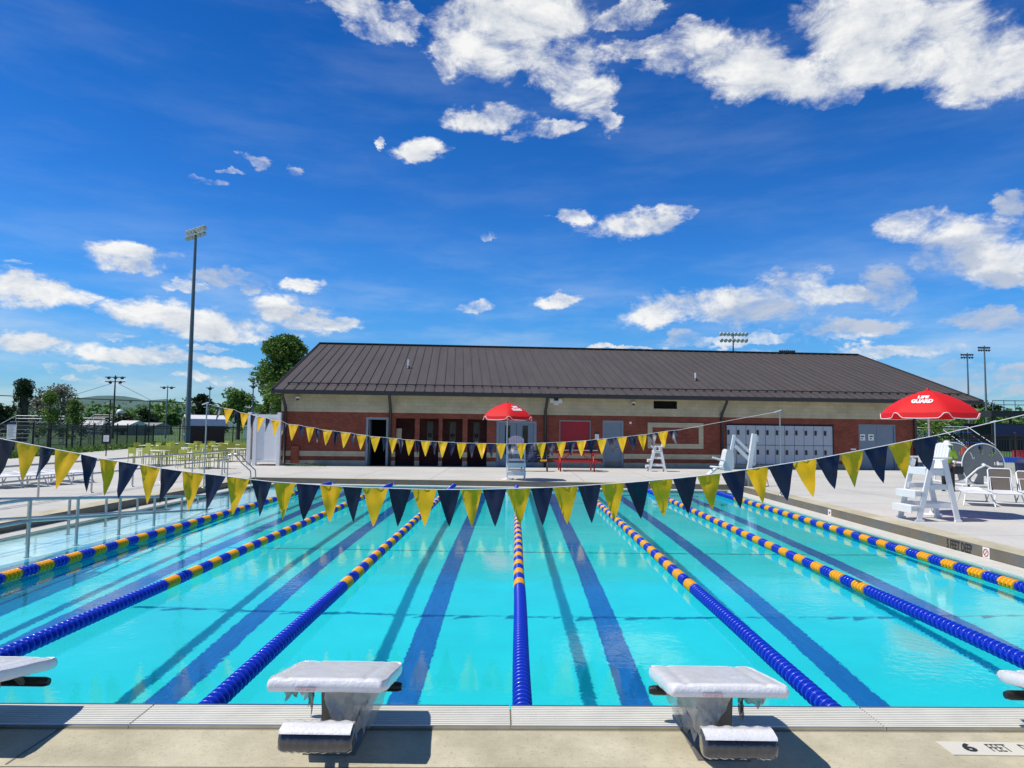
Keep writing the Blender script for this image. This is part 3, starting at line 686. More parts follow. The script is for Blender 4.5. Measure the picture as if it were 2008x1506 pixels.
def films(t, seed, mirror):
    # loose plastic hanging under the platform
    s_ = -1 if mirror else 1
    film_sheet(s_*.15, .40, .05, .36, .30, seed, M_film, t, 'loose_plastic', .72)
    film_sheet(s_*.13, .41, .14, .34, .12, seed+1, M_film2, t, 'loose_plastic', .75)
    film_sheet(-s_*.22, .43, .30, .20, .22, seed+2, M_film2, t, 'loose_plastic', .4)
    film_sheet(-s_*.17, .42, .17, .055, .34, seed+3, M_film2, t, 'loose_plastic', .3)
BLK = [(-3.50, 'white wrapped starting block cut off by the left photo edge', 1, True), (-1.105, 'white wrapped starting block left of the middle lane rope', 2, False),
       (1.285, 'white wrapped starting block right of the middle lane rope', 3, True), (3.68, 'white wrapped starting block cut off by the right photo edge', 4, True)]
for cx, lb, sd, mi in BLK: films(starting_block(lb, cx, sd), sd*3, mi)

# depth tile on the near coping
t = thing('depth_tile', 'cream tile reading 6 FEET DEEP in the near right coping', 'depth marker', (on_z(1838, 1457, D).x-.01, on_z(1838, 1457, D).y-.185, D+.006))
MB().bb(0, .86, .0, .185, .0, .005).build('tile', M_tile, t)
def flat(x, y, z): return Matrix.Translation((x, y, z))
text_obj('numeral', '6', .15, M_ink, flat(.155, .093, .0065), t, 1.0, .006, .0006)
text_obj('lettering', 'FEET', .15, M_ink, flat(.345, .093, .0065), t, .42, .000, .0006)
text_obj('lettering', 'DEEP', .15, M_ink, flat(.56, .093, .0065), t, .42, .000, .0006)
# side marking on the right curb face (faces -X): local x -> -Y, local y -> Z
def face_west(x, y, z): return Matrix(((0, 0, -1, x), (-1, 0, 0, y), (0, 1, 0, z), (0, 0, 0, 1)))
pa = 13.0
t = thing('depth_marking', 'black 5 FEET DEEP lettering with a no diving symbol on the right curb', 'depth marker', (XR, 13.45, .12))
text_obj('lettering', '5 FEET DEEP', .235, M_ink, face_west(-.003, .0, -.02), t, .60, .006, .001)
mb = MB(); mb.bb(-.006, -.0005, -.86, -.68, -.095, .095); sg = mb.build('symbol_tile', M_papert, t)
mb = MB(); mb.tube([(-.008, -.77+.06*math.cos(a*PI/8), .06*math.sin(a*PI/8)) for a in range(16)], .008, 5, closed=True); mb.tube([(-.008, -.73, -.04), (-.008, -.81, .04)], .006, 5); mb.build('prohibition_ring', M_inkred, sg)
q = on_z(1591, 1001, .1)
t = thing('curb_sign', 'tiny white plate on the right curb under the navy pennants', 'sign', (XR, 18.9, .10)); MB().bb(-.007, -.001, -.09, .09, -.075, .085).build('plate', M_papert, t); MB().bb(-.010, -.0075, -.04, .04, -.03, .03).build('symbol', M_inkred, t)

# ------------------------------------------------------------------ stainless railings
def rail(name, label, x, posts, ztop, zlow, base, group=None, ends=None, start=None):
    """posts: list of y; ztop/zlow/base: functions of y"""
    t = thing(name, label, 'railing', (x, posts[0], 0), 0, group); y0 = posts[0]
    def run(zf, a, b):
        n = 14; return [(0, a+(b-a)*i/n-y0, zf(a+(b-a)*i/n)) for i in range(n+1)]
    a, b = start if start is not None else posts[0], ends if ends is not None else posts[-1]
    top = run(ztop, a, b); low = run(zlow, a, b)
    r_ = .15
    if ends is not None:
        zt, zl = ztop(b), zlow(b); cap = [(0, b-y0+.12, zt-.05), (0, b-y0+.16, (zt+zl)/2), (0, b-y0+.12, zl+.05)]
        MB().tube(top+cap+low[::-1], .026, 8).build('looped_rail', M_steel, t)
    else:
        MB().tube(top, .024, 8).build('top_rail', M_steel, t); MB().tube(low, .02, 8).build('lower_rail', M_steel, t)
    for y in posts:
        mb = MB(); mb.tube([(0, y-y0, base(y)), (0, y-y0, ztop(y))], .028, 8); mb.lathe([(0, .02), (.06, .02), (.065, 0), (0, 0)], 10, c=(0, y-y0, base(y)+.002)); mb.build('post', M_steel, t)
    return t
zN = lambda y: .95 if y < 11.8 else .95-.085*(y-11.8)
rail('ramp_railing', 'steel railing standing in the water along the ramp, nearest the leftmost lane rope', -8.12, [10.4, 11.8, 13.1, 14.5, 15.9, 17.2, 18.6, 20.0], zN, lambda y: zN(y)-.36, lambda y: rz(y) if y > 11 else -.035, 'ramp railings', ends=20.3, start=7.2)
rail('ramp_railing', 'steel railing on the deck side of the ramp, between gutter and water', -9.1, [10.2, 11.8, 13.2, 14.4, 15.7, 17.0, 18.4, 19.8], lambda y: zN(y)-.02, lambda y: zN(y)-.38, lambda y: rz(y) if y > 11 else -.035, 'ramp railings', ends=20.1, start=7.2)
rail('deck_railing', 'steel guard railing on the left deck with a rounded far end by the yellow tables', -12.4, [14.5, 16.5, 18.3, 20.6, 22.8, 24.6, 27.0, 30.0], lambda y: D+.94, lambda y: D+.56, lambda y: D, None, ends=30.3, start=12.0)
# pool ladder rails, far left corner
t = thing('pool_ladder', 'pair of curved steel ladder grab rails at the far left pool corner', 'pool ladder', (XL, 26.4, D), PI/2)
for (dx, dy) in ((0, 0), (.5, -.02)):
    pts = [(dx, .75, 0), (dx, .75, .5), (dx, .70, .78), (dx+.02, .5, .93), (dx+.04, .30, .90), (dx+.06, .05, .62), (dx+.08, -.20, .40), (dx+.08, -.3, .2), (dx+.08, -.3, -.9)]
    # smooth
    sm = []
    for i in range(len(pts)-1):
        p0 = Vector(pts[max(i-1, 0)]); p1 = Vector(pts[i]); p2 = Vector(pts[i+1]); p3 = Vector(pts[min(i+2, len(pts)-1)])
        for k in range(4):
            u = k/4; sm.append(.5*((2*p1)+(-p0+p2)*u+(2*p0-5*p1+4*p2-p3)*u*u+(-p0+3*p1-3*p2+p3)*u**3))
    sm.append(Vector(pts[-1])); MB().tube(sm, .024, 8).build('grab_rail', M_steel, t)

# ------------------------------------------------------------------ bath house
P0 = on_z(548, 912, D); P1 = on_z(1690, 921, D); fu = (P1-P0).normalized(); BANG = math.atan2(fu.y, fu.x); fn = Vector((-fu.y, fu.x, 0))
def fac(px, py, off=0):
    d = ray(px, py); o = P0+fn*off; t = (o-CAM).dot(fn)/d.dot(fn); p = CAM+d*t-P0; return p.dot(fu), p.z
BW = fac(1800, 900)[0]; BD = 22.6
WT = fac(900, 782)[1]
ZE = (fac(535, 768, -.75)[1]+fac(1793, 779, -.75)[1])/2; UE0 = fac(535, 768, -.75)[0]
RY = 11.3; ZR = (fac(622, 677, RY)[1]+fac(1680, 693, RY)[1])/2; UE1 = fac(1680, 693, RY)[0]; U0R = fac(622, 677, RY)[0]
print('BLD', P0, P1, BANG, 'BW', BW, 'WT', WT, 'ZE', ZE, 'UE0', UE0, 'U0R', U0R, 'UE1', UE1, 'ZR', ZR, 'UEr', fac(1803, 778, -.75))
bh = thing('bath_house', 'long brick bath house with dark metal roof behind the pool', 'building', P0, BANG)
z1 = (fac(600, 806)[1]+fac(1700, 823)[1])/2; zb0 = fac(600, 894)[1]; zb1 = fac(600, 884)[1]; zc = fac(600, 902)[1]
print('z', z1, zb0, zb1, zc)
holes = []
def hole(x0, y0, x1, y1, ground=True):
    a = fac(x0, y0); b = fac(x1, y1); h = (a[0], b[0], -.01 if ground else b[1], (a[1]+fac(x1, y0)[1])/2 if False else a[1]); holes.append(h); return h
hd1 = hole(718, 818, 760, 912)
bays = [hole(776, 820, 812, 913), hole(823, 820.5, 859, 913), hole(868, 821, 906, 914), hole(917, 822, 954, 914)]
hdd = hole(973.5, 825, 1052, 915)
hsh = hole(1097, 824, 1159, 882, False)
hd2 = hole(1182, 824.5, 1223, 917)
hlk = hole(1423, 830, 1636, 912, False)
hd3 = hole(1683.5, 832, 1759, 925)
hlv = hole(1281.7, 786, 1328, 802, False)
def wall(name, z0, z1_, m, y0=0, th=.3, proud=0):
    us = sorted(set([0, BW]+[h[0] for h in holes]+[h[1] for h in holes])); mb = MB(); prevseg = None; last = None
    for a, b in zip(us[:-1], us[1:]):
        if b-a < 1e-4: continue
        c = (a+b)/2; blocked = [h for h in holes if h[0] < c < h[1] and h[2] < z1_ and h[3] > z0]; seg = [(z0, z1_)]
        for h in blocked:
            ns = []
            for (p, q) in seg:
                if h[2] > p: ns.append((p, min(q, h[2])))
                if h[3] < q: ns.append((max(p, h[3]), q))
            seg = [s for s in ns if s[1]-s[0] > .005]
        if mb.v and prevseg is not None and not any(p < q2-.01 and q > p2+.01 for (p, q) in seg for (p2, q2) in prevseg): last = mb.build(name, m, bh); mb = MB()
        for (p, q) in seg: mb.bb(a, b, -proud, th, p, q)
        prevseg = seg
    return mb.build(name, m, bh) if mb.v else last
wall('base_course', -.01, zc, M_base, proud=.04)
wall('brick_wall', zc, zb0, M_brick); wall('buff_band', zb0, zb1, M_beige, proud=.03); wall('brick_wall', zb1, z1, M_brick); wall('upper_wall', z1, ZE-.05, M_beige, proud=.004)
wall('cornice_band', z1-.07, z1-.002, M_brick, proud=.02) if False else None
for (a, b, nm) in ((0, .3, 'end_wall'), (BW-.3, BW, 'end_wall')):
    mb = MB(); mb.bb(a, b, .3, BD, 0, z1); mb.build(nm, M_brick, bh)
    mb = MB(); zt = lambda y: ZE-.05+(ZR-ZE)*(1-abs(y-RY)/(RY+.75)); T = lambda v: Vector((v.z, v.x, v.y))
    mb.prism([(.3, z1), (BD-.3, z1), (BD-.3, zt(BD-.3)-.2), (RY, zt(RY)-.2), (.3, zt(.3)-.2)], a, b, T); mb.build('gable', M_beige, bh)
MB().bb(0, BW, BD-.3, BD, 0, ZE-.1).build('rear_wall', M_brick, bh)
# roof
rf = None
mb = MB(); th = .14
def slope(ysg):
    ye = -.75 if ysg < 0 else 2*RY+.75
    a, b = UE0, UE1
    vs = [(a, ye, ZE), (b, ye, ZE), (b, RY, ZR), (a, RY, ZR), (a, ye, ZE-th), (b, ye, ZE-th), (b, RY, ZR-th), (a, RY, ZR-th)]
    fs = [(0, 1, 2, 3), (7, 6, 5, 4), (0, 4, 5, 1), (0, 3, 7, 4), (1, 5, 6, 2)]
    if ysg > 0: fs = [f[::-1] for f in fs]
    mb.add(vs, fs)
    n = int((b-a)/.515); 
    for i in range(n+1):
        u = a+.03+(b-a-.06)*i/n; mb.beam((u, ye, ZE+.022), (u, RY, ZR+.022), .028, .045)
slope(-1); slope(1)
rf = mb.build('roof', M_roof, bh)
mb = MB(); mb.beam((UE0-.02, RY, ZR+.04), (UE1+.02, RY, ZR+.04), .45, .07); mb.build('ridge_cap', M_fascia, rf)
mb = MB(); mb.bb(UE0, UE1, -.90, -.755, ZE-.20, ZE-.02); mb.bb(UE0, UE1, -.755, 0, ZE-.19, ZE-.15)
for (u,) in ((UE0-.03,), (UE1+.03,)):
    mb.beam((u, -.9, ZE-.10), (u, RY, ZR-.04), .05, .26); mb.beam((u, 2*RY+.75, ZE-.1), (u, RY, ZR-.04), .05, .26)
mb.build('fascia_gutter', M_fascia, rf)
sl_ = (ZR-ZE)/(RY+.75)
mb = MB(); yy = -.75+1.0; zz = ZE+sl_*1.0+.10; mb.beam((UE0+.5, yy, zz), (UE1-.3, yy, zz), .05, .05)
n = int((UE1-UE0)/.515)
for i in range(n):
    u = UE0+.03+(UE1-UE0-.06)*(i+1)/n; mb.bb(u-.04, u+.04, yy-.05, yy+.05, zz-.10, zz+.01)
mb.build('snow_guard', M_fascia, rf)
for (px, pt, pb) in ((801, 705, 722), (1364, 731, 746)):
    best = None
    for k in range(100):
        y_ = -.5+k*.11; u, z = fac(px, pb, y_)
        e_ = abs(z-(ZE+sl_*(y_+.75)))
        if best is None or e_ < best[0]: best = (e_, y_, u, z)
    _, y_, u, z = best; zt_ = fac(px, pt, y_)[1]
    v = MB().tube([(u, y_, z-.1), (u, y_, zt_)], .06, 10).build('vent_pipe', M_lampw, rf); MB().lathe([(.16, 0), (.12, .04), (.07, .16)], 12, c=(u, y_, z-.02)).build('flashing', M_fascia, v)
# downspouts
for px in (559, 765, 1069, 1415, 1793):
    u = fac(px, 850)[0]; u = min(max(u, .12), BW-.12)
    MB().tube([(u, -.80, ZE-.2), (u, -.80, ZE-.32), (u, -.08, ZE-.95), (u, -.08, .12), (u, -.2, .04)], .078, 8).build('downspout', M_fascia, bh)
def frame(h, w, d0, d1, m, name, nobot=True, parent=bh):
    mb = MB(); mb.bb(h[0], h[0]+w, d0, d1, max(h[2], 0), h[3]); mb.bb(h[1]-w, h[1], d0, d1, max(h[2], 0), h[3]); mb.bb(h[0]+w, h[1]-w, d0, d1, h[3]-w, h[3])
    if not nobot: mb.bb(h[0]+w, h[1]-w, d0, d1, h[2], h[2]+w)
    return mb.build(name, m, parent)
def room(h, depth, m, name='recess', z0=None):
    z0 = max(h[2], 0) if z0 is None else z0; mb = MB(); a, b = h[0], h[1]
    mb.add([(a, .3, z0), (b, .3, z0), (b, depth, z0), (a, depth, z0), (a, .3, h[3]), (b, .3, h[3]), (b, depth, h[3]), (a, depth, h[3])], [(0, 1, 2, 3), (4, 7, 6, 5), (0, 3, 7, 4), (1, 5, 6, 2), (3, 2, 6, 7)])
    return mb.build(name, m, bh)
# open doorway, left
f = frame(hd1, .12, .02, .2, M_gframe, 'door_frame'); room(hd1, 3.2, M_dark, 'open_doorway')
MB().bb(hd1[0]+.14, hd1[0]+.19, .25, 1.15, .02, hd1[3]-.14).build('open_door', M_gdoor, bh)
# shower bays: brick piers in front of a deep recess
rec = (bays[0][0]-.05, bays[-1][1]+.05, 0, bays[0][3]+.02)
for i, h in enumerate(bays):
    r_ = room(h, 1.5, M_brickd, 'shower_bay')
    if i:
        u, z = (h[0]+h[1])/2, fac((776+823)/2, 845)[1]
        p = MB().bb(u-.17, u+.17, 1.44, 1.49, z-.75, z+.55).build('shower_panel', mat('panel_bronze', (.10, .085, .065), .4, .4), r_)
        MB().lathe([(0, 0), (.10, .02), (.06, .12), (0, .14)], 10, 'Y', (u, 1.2, z-.25)).build('shower_head', M_steel, p); MB().bb(u-.09, u+.09, 1.38, 1.44, z-.78, z-.55).build('valve_plate', M_lampw, p)
    else:
        MB().bb(h[0]+.02, h[0]+.3, .35, .5, 1.2, 2.0).build('grab_panel', M_beige, r_)
# glazed double door
f = frame(hdd, .14, .05, .2, M_gframe, 'door_frame')
dw = (hdd[1]-hdd[0]-.28)/2
for i in (0, 1):
    a = hdd[0]+.14+i*dw; b = a+dw; g0, g1 = a+.33, b-.33
    gz0 = fac(1000, 872)[1]*.55; gz1 = fac(1000, 834)[1]
    mb = MB(); mb.bb(a+.01, g0, .1, .15, .02, hdd[3]-.15); mb.bb(g1, b-.01, .1, .15, .02, hdd[3]-.15); mb.bb(g0, g1, .1, .15, .02, gz0); mb.bb(g0, g1, .1, .15, gz1, hdd[3]-.15)
    dr = mb.build('door', M_gdoor, bh); MB().bb(g0, g1, .12, .13, gz0, gz1).build('door_glass', M_glass, dr)
    MB().tube([((b-.12 if i == 0 else a+.12), .02, 1.0), ((b-.12 if i == 0 else a+.12), .02, 1.35)], .02, 6).build('door_handle', M_steel, dr)
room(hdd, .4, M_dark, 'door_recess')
# red roller shutter with counter
mb = MB(); n = 26
for i in range(n):
    za = hsh[2]+(hsh[3]-hsh[2])*i/n; mb.bb(hsh[0]+.04, hsh[1]-.04, .12-.012*(i % 2), .16, za, za+(hsh[3]-hsh[2])/n-.004)
s_ = mb.build('roller_shutter', M_red, bh); frame(hsh, .06, .06, .16, M_gframe, 'shutter_guide', parent=s_); room(hsh, .3, M_dark, 'shutter_recess')
MB().bb(hsh[0]-.15, hsh[1]+.3, -.35, .05, hsh[2]-.05, hsh[2]).build('serving_counter', M_steel, bh)
# plain grey door
f = frame(hd2, .11, .04, .2, M_gframe, 'door_frame'); dr = MB().bb(hd2[0]+.11, hd2[1]-.11, .1, .15, .02, hd2[3]-.11).build('door', M_gdoor, bh)
MB().bb(hd2[0]+.16, hd2[1]-.16, .09, .1, .06, fac(1200, 905)[1]).build('kick_plate', M_ped, dr); MB().tube([(hd2[1]-.25, .05, 1.05), (hd2[1]-.42, .05, 1.05)], .018, 6).build('door_handle', M_steel, dr); room(hd2, .35, M_dark, 'door_recess')
# buff picture-frame panel
a = fac(1269.8, 828.5); b = fac(1379, 880)
mb = MB(); w = .26; mb.bb(a[0], b[0], -.045, -.001, a[1]-w, a[1]); mb.bb(a[0], b[0], -.045, -.001, b[1], b[1]+w); mb.bb(a[0], a[0]+w, -.045, -.001, b[1]+w, a[1]-w); mb.bb(b[0]-w, b[0], -.045, -.001, b[1]+w, a[1]-w)
mb.build('buff_frame', M_beige, bh)
# louvre
mb = MB(); n = 9
for i in range(n):
    za = hlv[2]+(hlv[3]-hlv[2])*i/n; mb.beam(((hlv[0]+.03), .06, za+.03), ((hlv[1]-.03), .06, za+.03), .06, .012, up=(0, -.7, .7))
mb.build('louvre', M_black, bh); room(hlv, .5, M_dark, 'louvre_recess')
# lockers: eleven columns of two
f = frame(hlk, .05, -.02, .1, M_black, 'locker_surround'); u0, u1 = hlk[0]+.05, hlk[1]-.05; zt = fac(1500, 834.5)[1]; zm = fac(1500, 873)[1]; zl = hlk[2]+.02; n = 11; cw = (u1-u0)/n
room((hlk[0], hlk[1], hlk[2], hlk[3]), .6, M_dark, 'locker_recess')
for i in range(n):
    for (a, b) in ((zl, zm-.012), (zm+.012, zt)):
        lk = MB().bb(u0+i*cw+.012, u0+(i+1)*cw-.012, .02, .3, a, b).build('locker_door', M_locker, bh, bevel=.006)
        zc_ = b-(b-a)*.36
        MB().bb(u0+i*cw+.05, u0+i*cw+.17, -.012, .02, zc_-.14, zc_+.12).build('locker_latch', M_black, lk)
# blue-grey double door with notices
f = frame(hd3, .1, .03, .2, M_gdoor, 'door_frame'); dw = (hd3[1]-hd3[0]-.2)/2
for i in (0, 1):
    a = hd3[0]+.1+i*dw; dr = MB().bb(a+.008, a+dw-.008, .08, .13, .02, hd3[3]-.1).build('door', M_gdoor, bh)
    if i == 0:
        for px in (1692.5, 1709.5):
            u, z = fac(px, 858); s_ = MB().bb(u-.16, u+.16, .068, .078, z-.17, z+.19).build('paper_notice', M_papert, dr)
            mb = MB(); mb.bb(u-.09, u+.10, .062, .067, z+.03, z+.10); mb.bb(u-.07, u+.03, .062, .067, z-.10, z-.04); mb.build('notice_print', M_ink, s_)
room(hd3, .35, M_dark, 'door_recess')
for (px, py) in ((585, 781.5), (1241, 791.5)):
    u, z = fac(px, py); c_ = MB().lathe([(0, 0), (.11, 0), (.12, -.06), (.12, -.12)], 14, 'Z', (u, -.16, z+.12)).build('camera_housing', M_lampw, bh); MB().lathe([(.09, -.12), (.08, -.18), (.05, -.22), (0, -.235)], 12, 'Z', (u, -.16, z+.12)).build('camera_dome', M_glass, c_)
u, z = fac(1089.5, 787); fl_ = MB().bb(u-.34, u+.34, -.22, -.02, z-.10, z+.15).build('flood_light', M_lampw, bh, bevel=.02); MB().bb(u-.12, u+.12, -.26, -.22, z+.02, z+.16).build('sensor', M_black, fl_); MB().bb(u-.14, u+.14, -.24, -.1, z-.2, z-.1).build('lamp_lip', M_lampw, fl_)
u, z = fac(1170.5, 856.5); s_ = MB().bb(u-.11, u+.11, -.02, -.002, z-.14, z+.14).build('wall_sign', M_papert, bh); MB().bb(u-.11, u+.11, -.025, -.021, z+.15, z+.24).build('sign_header', M_navy, s_)
u, z = fac(1236, 829); MB().bb(u-.06, u+.06, -.06, -.002, z-.06, z+.06).build('alarm_box', M_lampw, bh)
u, z = fac(1673, 881); MB().bb(u-.15, u+.15, -.03, -.002, z-.04, z+.04).build('wall_plate', M_papert, bh)
u, z = fac(582, 900); MB().bb(u-.3, u+.12, -.12, -.041, 0, zb1+.25).build('pilaster', M_brick, bh)
# hose coil at the wall
q = on_z(600, 914, D); t = thing('garden_hose', 'coiled green hose lying by the brick wall, left of the open doorway', 'hose', (q.x, q.y, D)); pts = []
for i in range(90): a = i*.35; r_ = .35+.25*math.sin(i*.13); pts.append((r_*1.9*math.cos(a), r_*.7*math.sin(a), .03+.10*(i/90)+.02*math.sin(i)))
MB().tube(pts, .022, 6).build('coil', mat('hose_green', (.02, .07, .04), .5), t)

# white PVC screen beside the building
q = on_z(515, 913, D); t = thing('privacy_screen', 'tall white plastic screen standing left of the brick bath house', 'screen', (q.x, q.y, D)); h = (913-809)*q.y/FPX
w0 = (487-515)*q.y/FPX; w1 = (545-515)*q.y/FPX
for x in (w0, w0+.3, w1): MB().bb(x-.09, x+.09, -.09, .09, 0, h*(1 if x > 0 or x == w0 else .97)).build('post', M_white, t)
MB().bb(w0+.35, w1-.09, -.02, .02, .25, h*.9).build('panel', M_white, t)
mb = MB(); mb.bb(w0+.05, w1-.05, -.05, .05, h*.9, h*.96); mb.bb(w0+.05, w1-.05, -.05, .05, .17, .3); mb.build('rail', M_white, t)
MB().bb(w0-.02, w0+.02, .09, 1.6, .15, h*.95).build('side_panel', M_white, t)

# ------------------------------------------------------------------ lifeguard chairs (front faces local -X)
def guard_chair(label, loc, rz):
    t = thing('lifeguard_chair', label, 'lifeguard chair', loc, rz, 'white lifeguard chairs around the pool')
    W = .36
    for s in (-1, 1):
        y = s*W
        MB().beam((0, y, 0), (.36, y, 1.42), .045, .12, up=(1, 0, 0)).build('leg', M_white, t, bevel=.006)
        MB().beam((.92, y, 0), (.64, y, 1.42), .045, .12, up=(1, 0, 0)).build('leg', M_white, t, bevel=.006)
        mb = MB(); mb.beam((.09, y-.03*s, .36), (.86, y-.03*s, .36), .03, .11); mb.beam((.19, y-.03*s, .78), (.78, y-.03*s, .78), .03, .11); mb.beam((.28, y-.03*s, 1.12), (.72, y-.03*s, 1.12), .03, .14)
        mb.bb(-.08, .12, y-.035, y+.035, 0, .045); mb.bb(.85, 1.0, y-.035, y+.035, 0, .045)
        mb.build('side_rail', M_white, t, bevel=.004)
        mb = MB(); mb.bb(.14, .78, y-.07, y+.07, 1.44, 1.475); mb.beam((.20, y, 1.44), (.30, y, 1.30), .03, .05); mb.build('armrest', M_white, t, bevel=.006)
    for (x, z, dpt) in ((-.12, .32, .2), (-.02, .66, .2)):
        mb = MB(); mb.bb(x-.04, x+dpt-.04, -W-.03, W+.03, z, z+.035); mb.bb(x-.065, x-.04, -W-.03, W+.03, z-.13, z+.035); mb.bb(x-.04, x+.16, -W+.02, -W+.05, z-.09, z); mb.bb(x-.04, x+.16, W-.05, W-.02, z-.09, z); mb.build('step', M_white, t, bevel=.004)
    mb = MB()
    for i in range(4): mb.bb(.22+i*.115, .22+i*.115+.10, -W+.02, W-.02, 1.19, 1.22)
    mb.bb(.20, .235, -W+.02, W-.02, 1.06, 1.22); mb.build('seat', M_white, t, bevel=.004)
    mb = MB(); n = 6; A = Vector((.66, 0, 1.16)); dr = Vector((.20, 0, .83)).normalized()
    for i in range(n):
        y0 = -W+.03+i*(2*W-.06)/n; y1 = y0+(2*W-.06)/n-.008; yc = (y0+y1)/2; L_ = .64+.22*math.sqrt(max(0, 1-(yc/(W))**2))
        pts = [(y0, 0), (y1, 0)]
        l0 = .42+.25*math.sqrt(max(0, 1-(y0/W)**2)); l1 = .42+.25*math.sqrt(max(0, 1-(y1/W)**2))
        f = [A+Vector((0, y0, 0)), A+Vector((0, y1, 0)), A+Vector((0, y1, 0))+dr*l1, A+Vector((0, y0, 0))+dr*l0]; nn = Vector((dr.z, 0, -dr.x))*.022
        mb.add(f+[v+nn for v in f], [(0, 1, 2, 3), (7, 6, 5, 4), (0, 4, 5, 1), (1, 5, 6, 2), (2, 6, 7, 3), (3, 7, 4, 0)])
    mb.beam(A+Vector((.03, -W+.03, 0))+dr*.15, A+Vector((.03, W-.03, 0))+dr*.15, .02, .08); mb.beam(A+Vector((.03, -W+.03, 0))+dr*.5, A+Vector((.03, W-.03, 0))+dr*.5, .02, .08)
    mb.build('backrest', M_white, t)
    mb = MB(); mb.bb(.82, .845, -W, W, .32, .42); mb.bb(.75, .775, -W, W, .74, .84); mb.build('rear_rail', M_white, t)
    return t
gc = guard_chair('tall white lifeguard chair on the right deck beside the larger red umbrella', (9.26, 16.6, D), R(2))
q = on_z(1012, 941, D); far = dup(gc, (q.x+.0, q.y, D), R(91), 'white lifeguard chair facing the pool beside the smaller red umbrella', scale=.97)
q = on_z(1290, 924, D); dup(gc, (q.x-.45, q.y, D), R(-6), 'white lifeguard chair standing near the brick wall, right of the red picnic table', scale=.86)

# ------------------------------------------------------------------ umbrellas
def umbrella(label, loc, ztop, rad, a_off, txt_panel, base_r=.24):
    t = thing('umbrella', label, 'umbrella', loc, 0, 'red lifeguard umbrellas')
    H = .66*rad/1.22; zt = ztop-loc[2]
    MB().tube([(0, 0, .04), (0, 0, zt-.05)], .021, 10).build('pole', M_lampw, t)
    MB().lathe([(0, .10), (.03, .10), (.04, .05), (base_r, .04), (base_r, 0), (0, 0)], 20).build('base', M_lampw, t)
    NP = 6; sub = 10; rings = 9
    def surf(phi, r, lift=0):
        # phi measured from -Y towards +X; panels sag slightly between ribs
        k = ((phi-a_off) % (2*PI/NP))/(2*PI/NP); edge = 1-.085*math.sin(PI*k)*(r/rad)
        rr = r*edge; z = zt-H*(.55*(1-math.sqrt(max(0, 1-(r/rad*.93)**2)))/(1-math.sqrt(1-.93**2))+.45*r/rad)-.02*math.sin(PI*k)*r/rad
        n = Vector((math.sin(phi)*r*.7, -math.cos(phi)*r*.7, rad)).normalized()
        return Vector((math.sin(phi)*rr, -math.cos(phi)*rr, z))+n*lift
    mb = MB(); vs = []; cols = NP*sub
    for i in range(rings+1):
        for k in range(cols): vs.append(surf(a_off+2*PI*k/cols, rad*max(i/rings, .015)))
    fs = [(i*cols+k, i*cols+(k+1) % cols, (i+1)*cols+(k+1) % cols, (i+1)*cols+k) for i in range(rings) for k in range(cols)]
    mb.add(vs, fs, True); can = mb.build('canopy', M_canopy, t)
    mb = MB(); vs = []; edge = []
    for k in range(cols*2+1):
        phi = a_off+PI*k/cols; p = surf(phi, rad); kk = ((phi-a_off) % (2*PI/NP))/(2*PI/NP); kk = min(kk, 1-kk)
        dr = .155*min(1, max(.12, (kk-.03)/.10)) if kk < .13 else .155
        q = p+Vector((math.sin(phi)*.025, -math.cos(phi)*.025, -dr*rad/1.22)); vs += [p, q]; edge.append(q)
    mb.add(vs, [(2*i, 2*i+2, 2*i+3, 2*i+1) for i in range(cols*2)], True); va = mb.build('valance', M_canopy, can)
    MB().tube(edge[:-1], .009, 5, closed=True).build('piping', M_trim, va)
    mb = MB()
    for j in range(NP):
        phi = a_off+2*PI*j/NP; mb.tube([surf(phi, rad*i/8, -.014) for i in range(1, 9)], .006, 5); mb.tube([(0, 0, zt-H*.95), surf(phi, rad*.55, -.02)], .005, 5)
    mb.build('ribs', M_lampw, t)
    MB().lathe([(0, .05), (.025, .04), (.05, .015), (.05, -.02)], 12, c=(0, 0, zt)).build('finial', M_red, can)
    pc = a_off+2*PI*(txt_panel+.5)/NP
    def fn_(y0):
        def f(v):
            r = rad*.62-(v.y+y0); return surf(pc+v.x/max(r, .2), r, .014+v.z)
        return f
    s = rad/1.22
    text_obj('lettering', 'LIFE', .21*s, M_trim, None, can, .78, .012, .001, fn_(.10*s)); text_obj('lettering', 'GUARD', .21*s, M_trim, None, can, .76, .012, .001, fn_(-.115*s))
    return t
q = on_y(1819, 763, 17.6); umbrella('larger red LIFE GUARD umbrella over the right lifeguard chair', (q.x, 17.6, D), q.z-.02, 1.07, R(-70.5), 0)
q = on_z(992, 941, D); q2 = on_y(996, 789, q.y); umbrella('smaller red LIFE GUARD umbrella at the far pool edge, before the glazed doors', (q2.x-.02, q.y, D), q2.z, 1.04, R(4), 0)

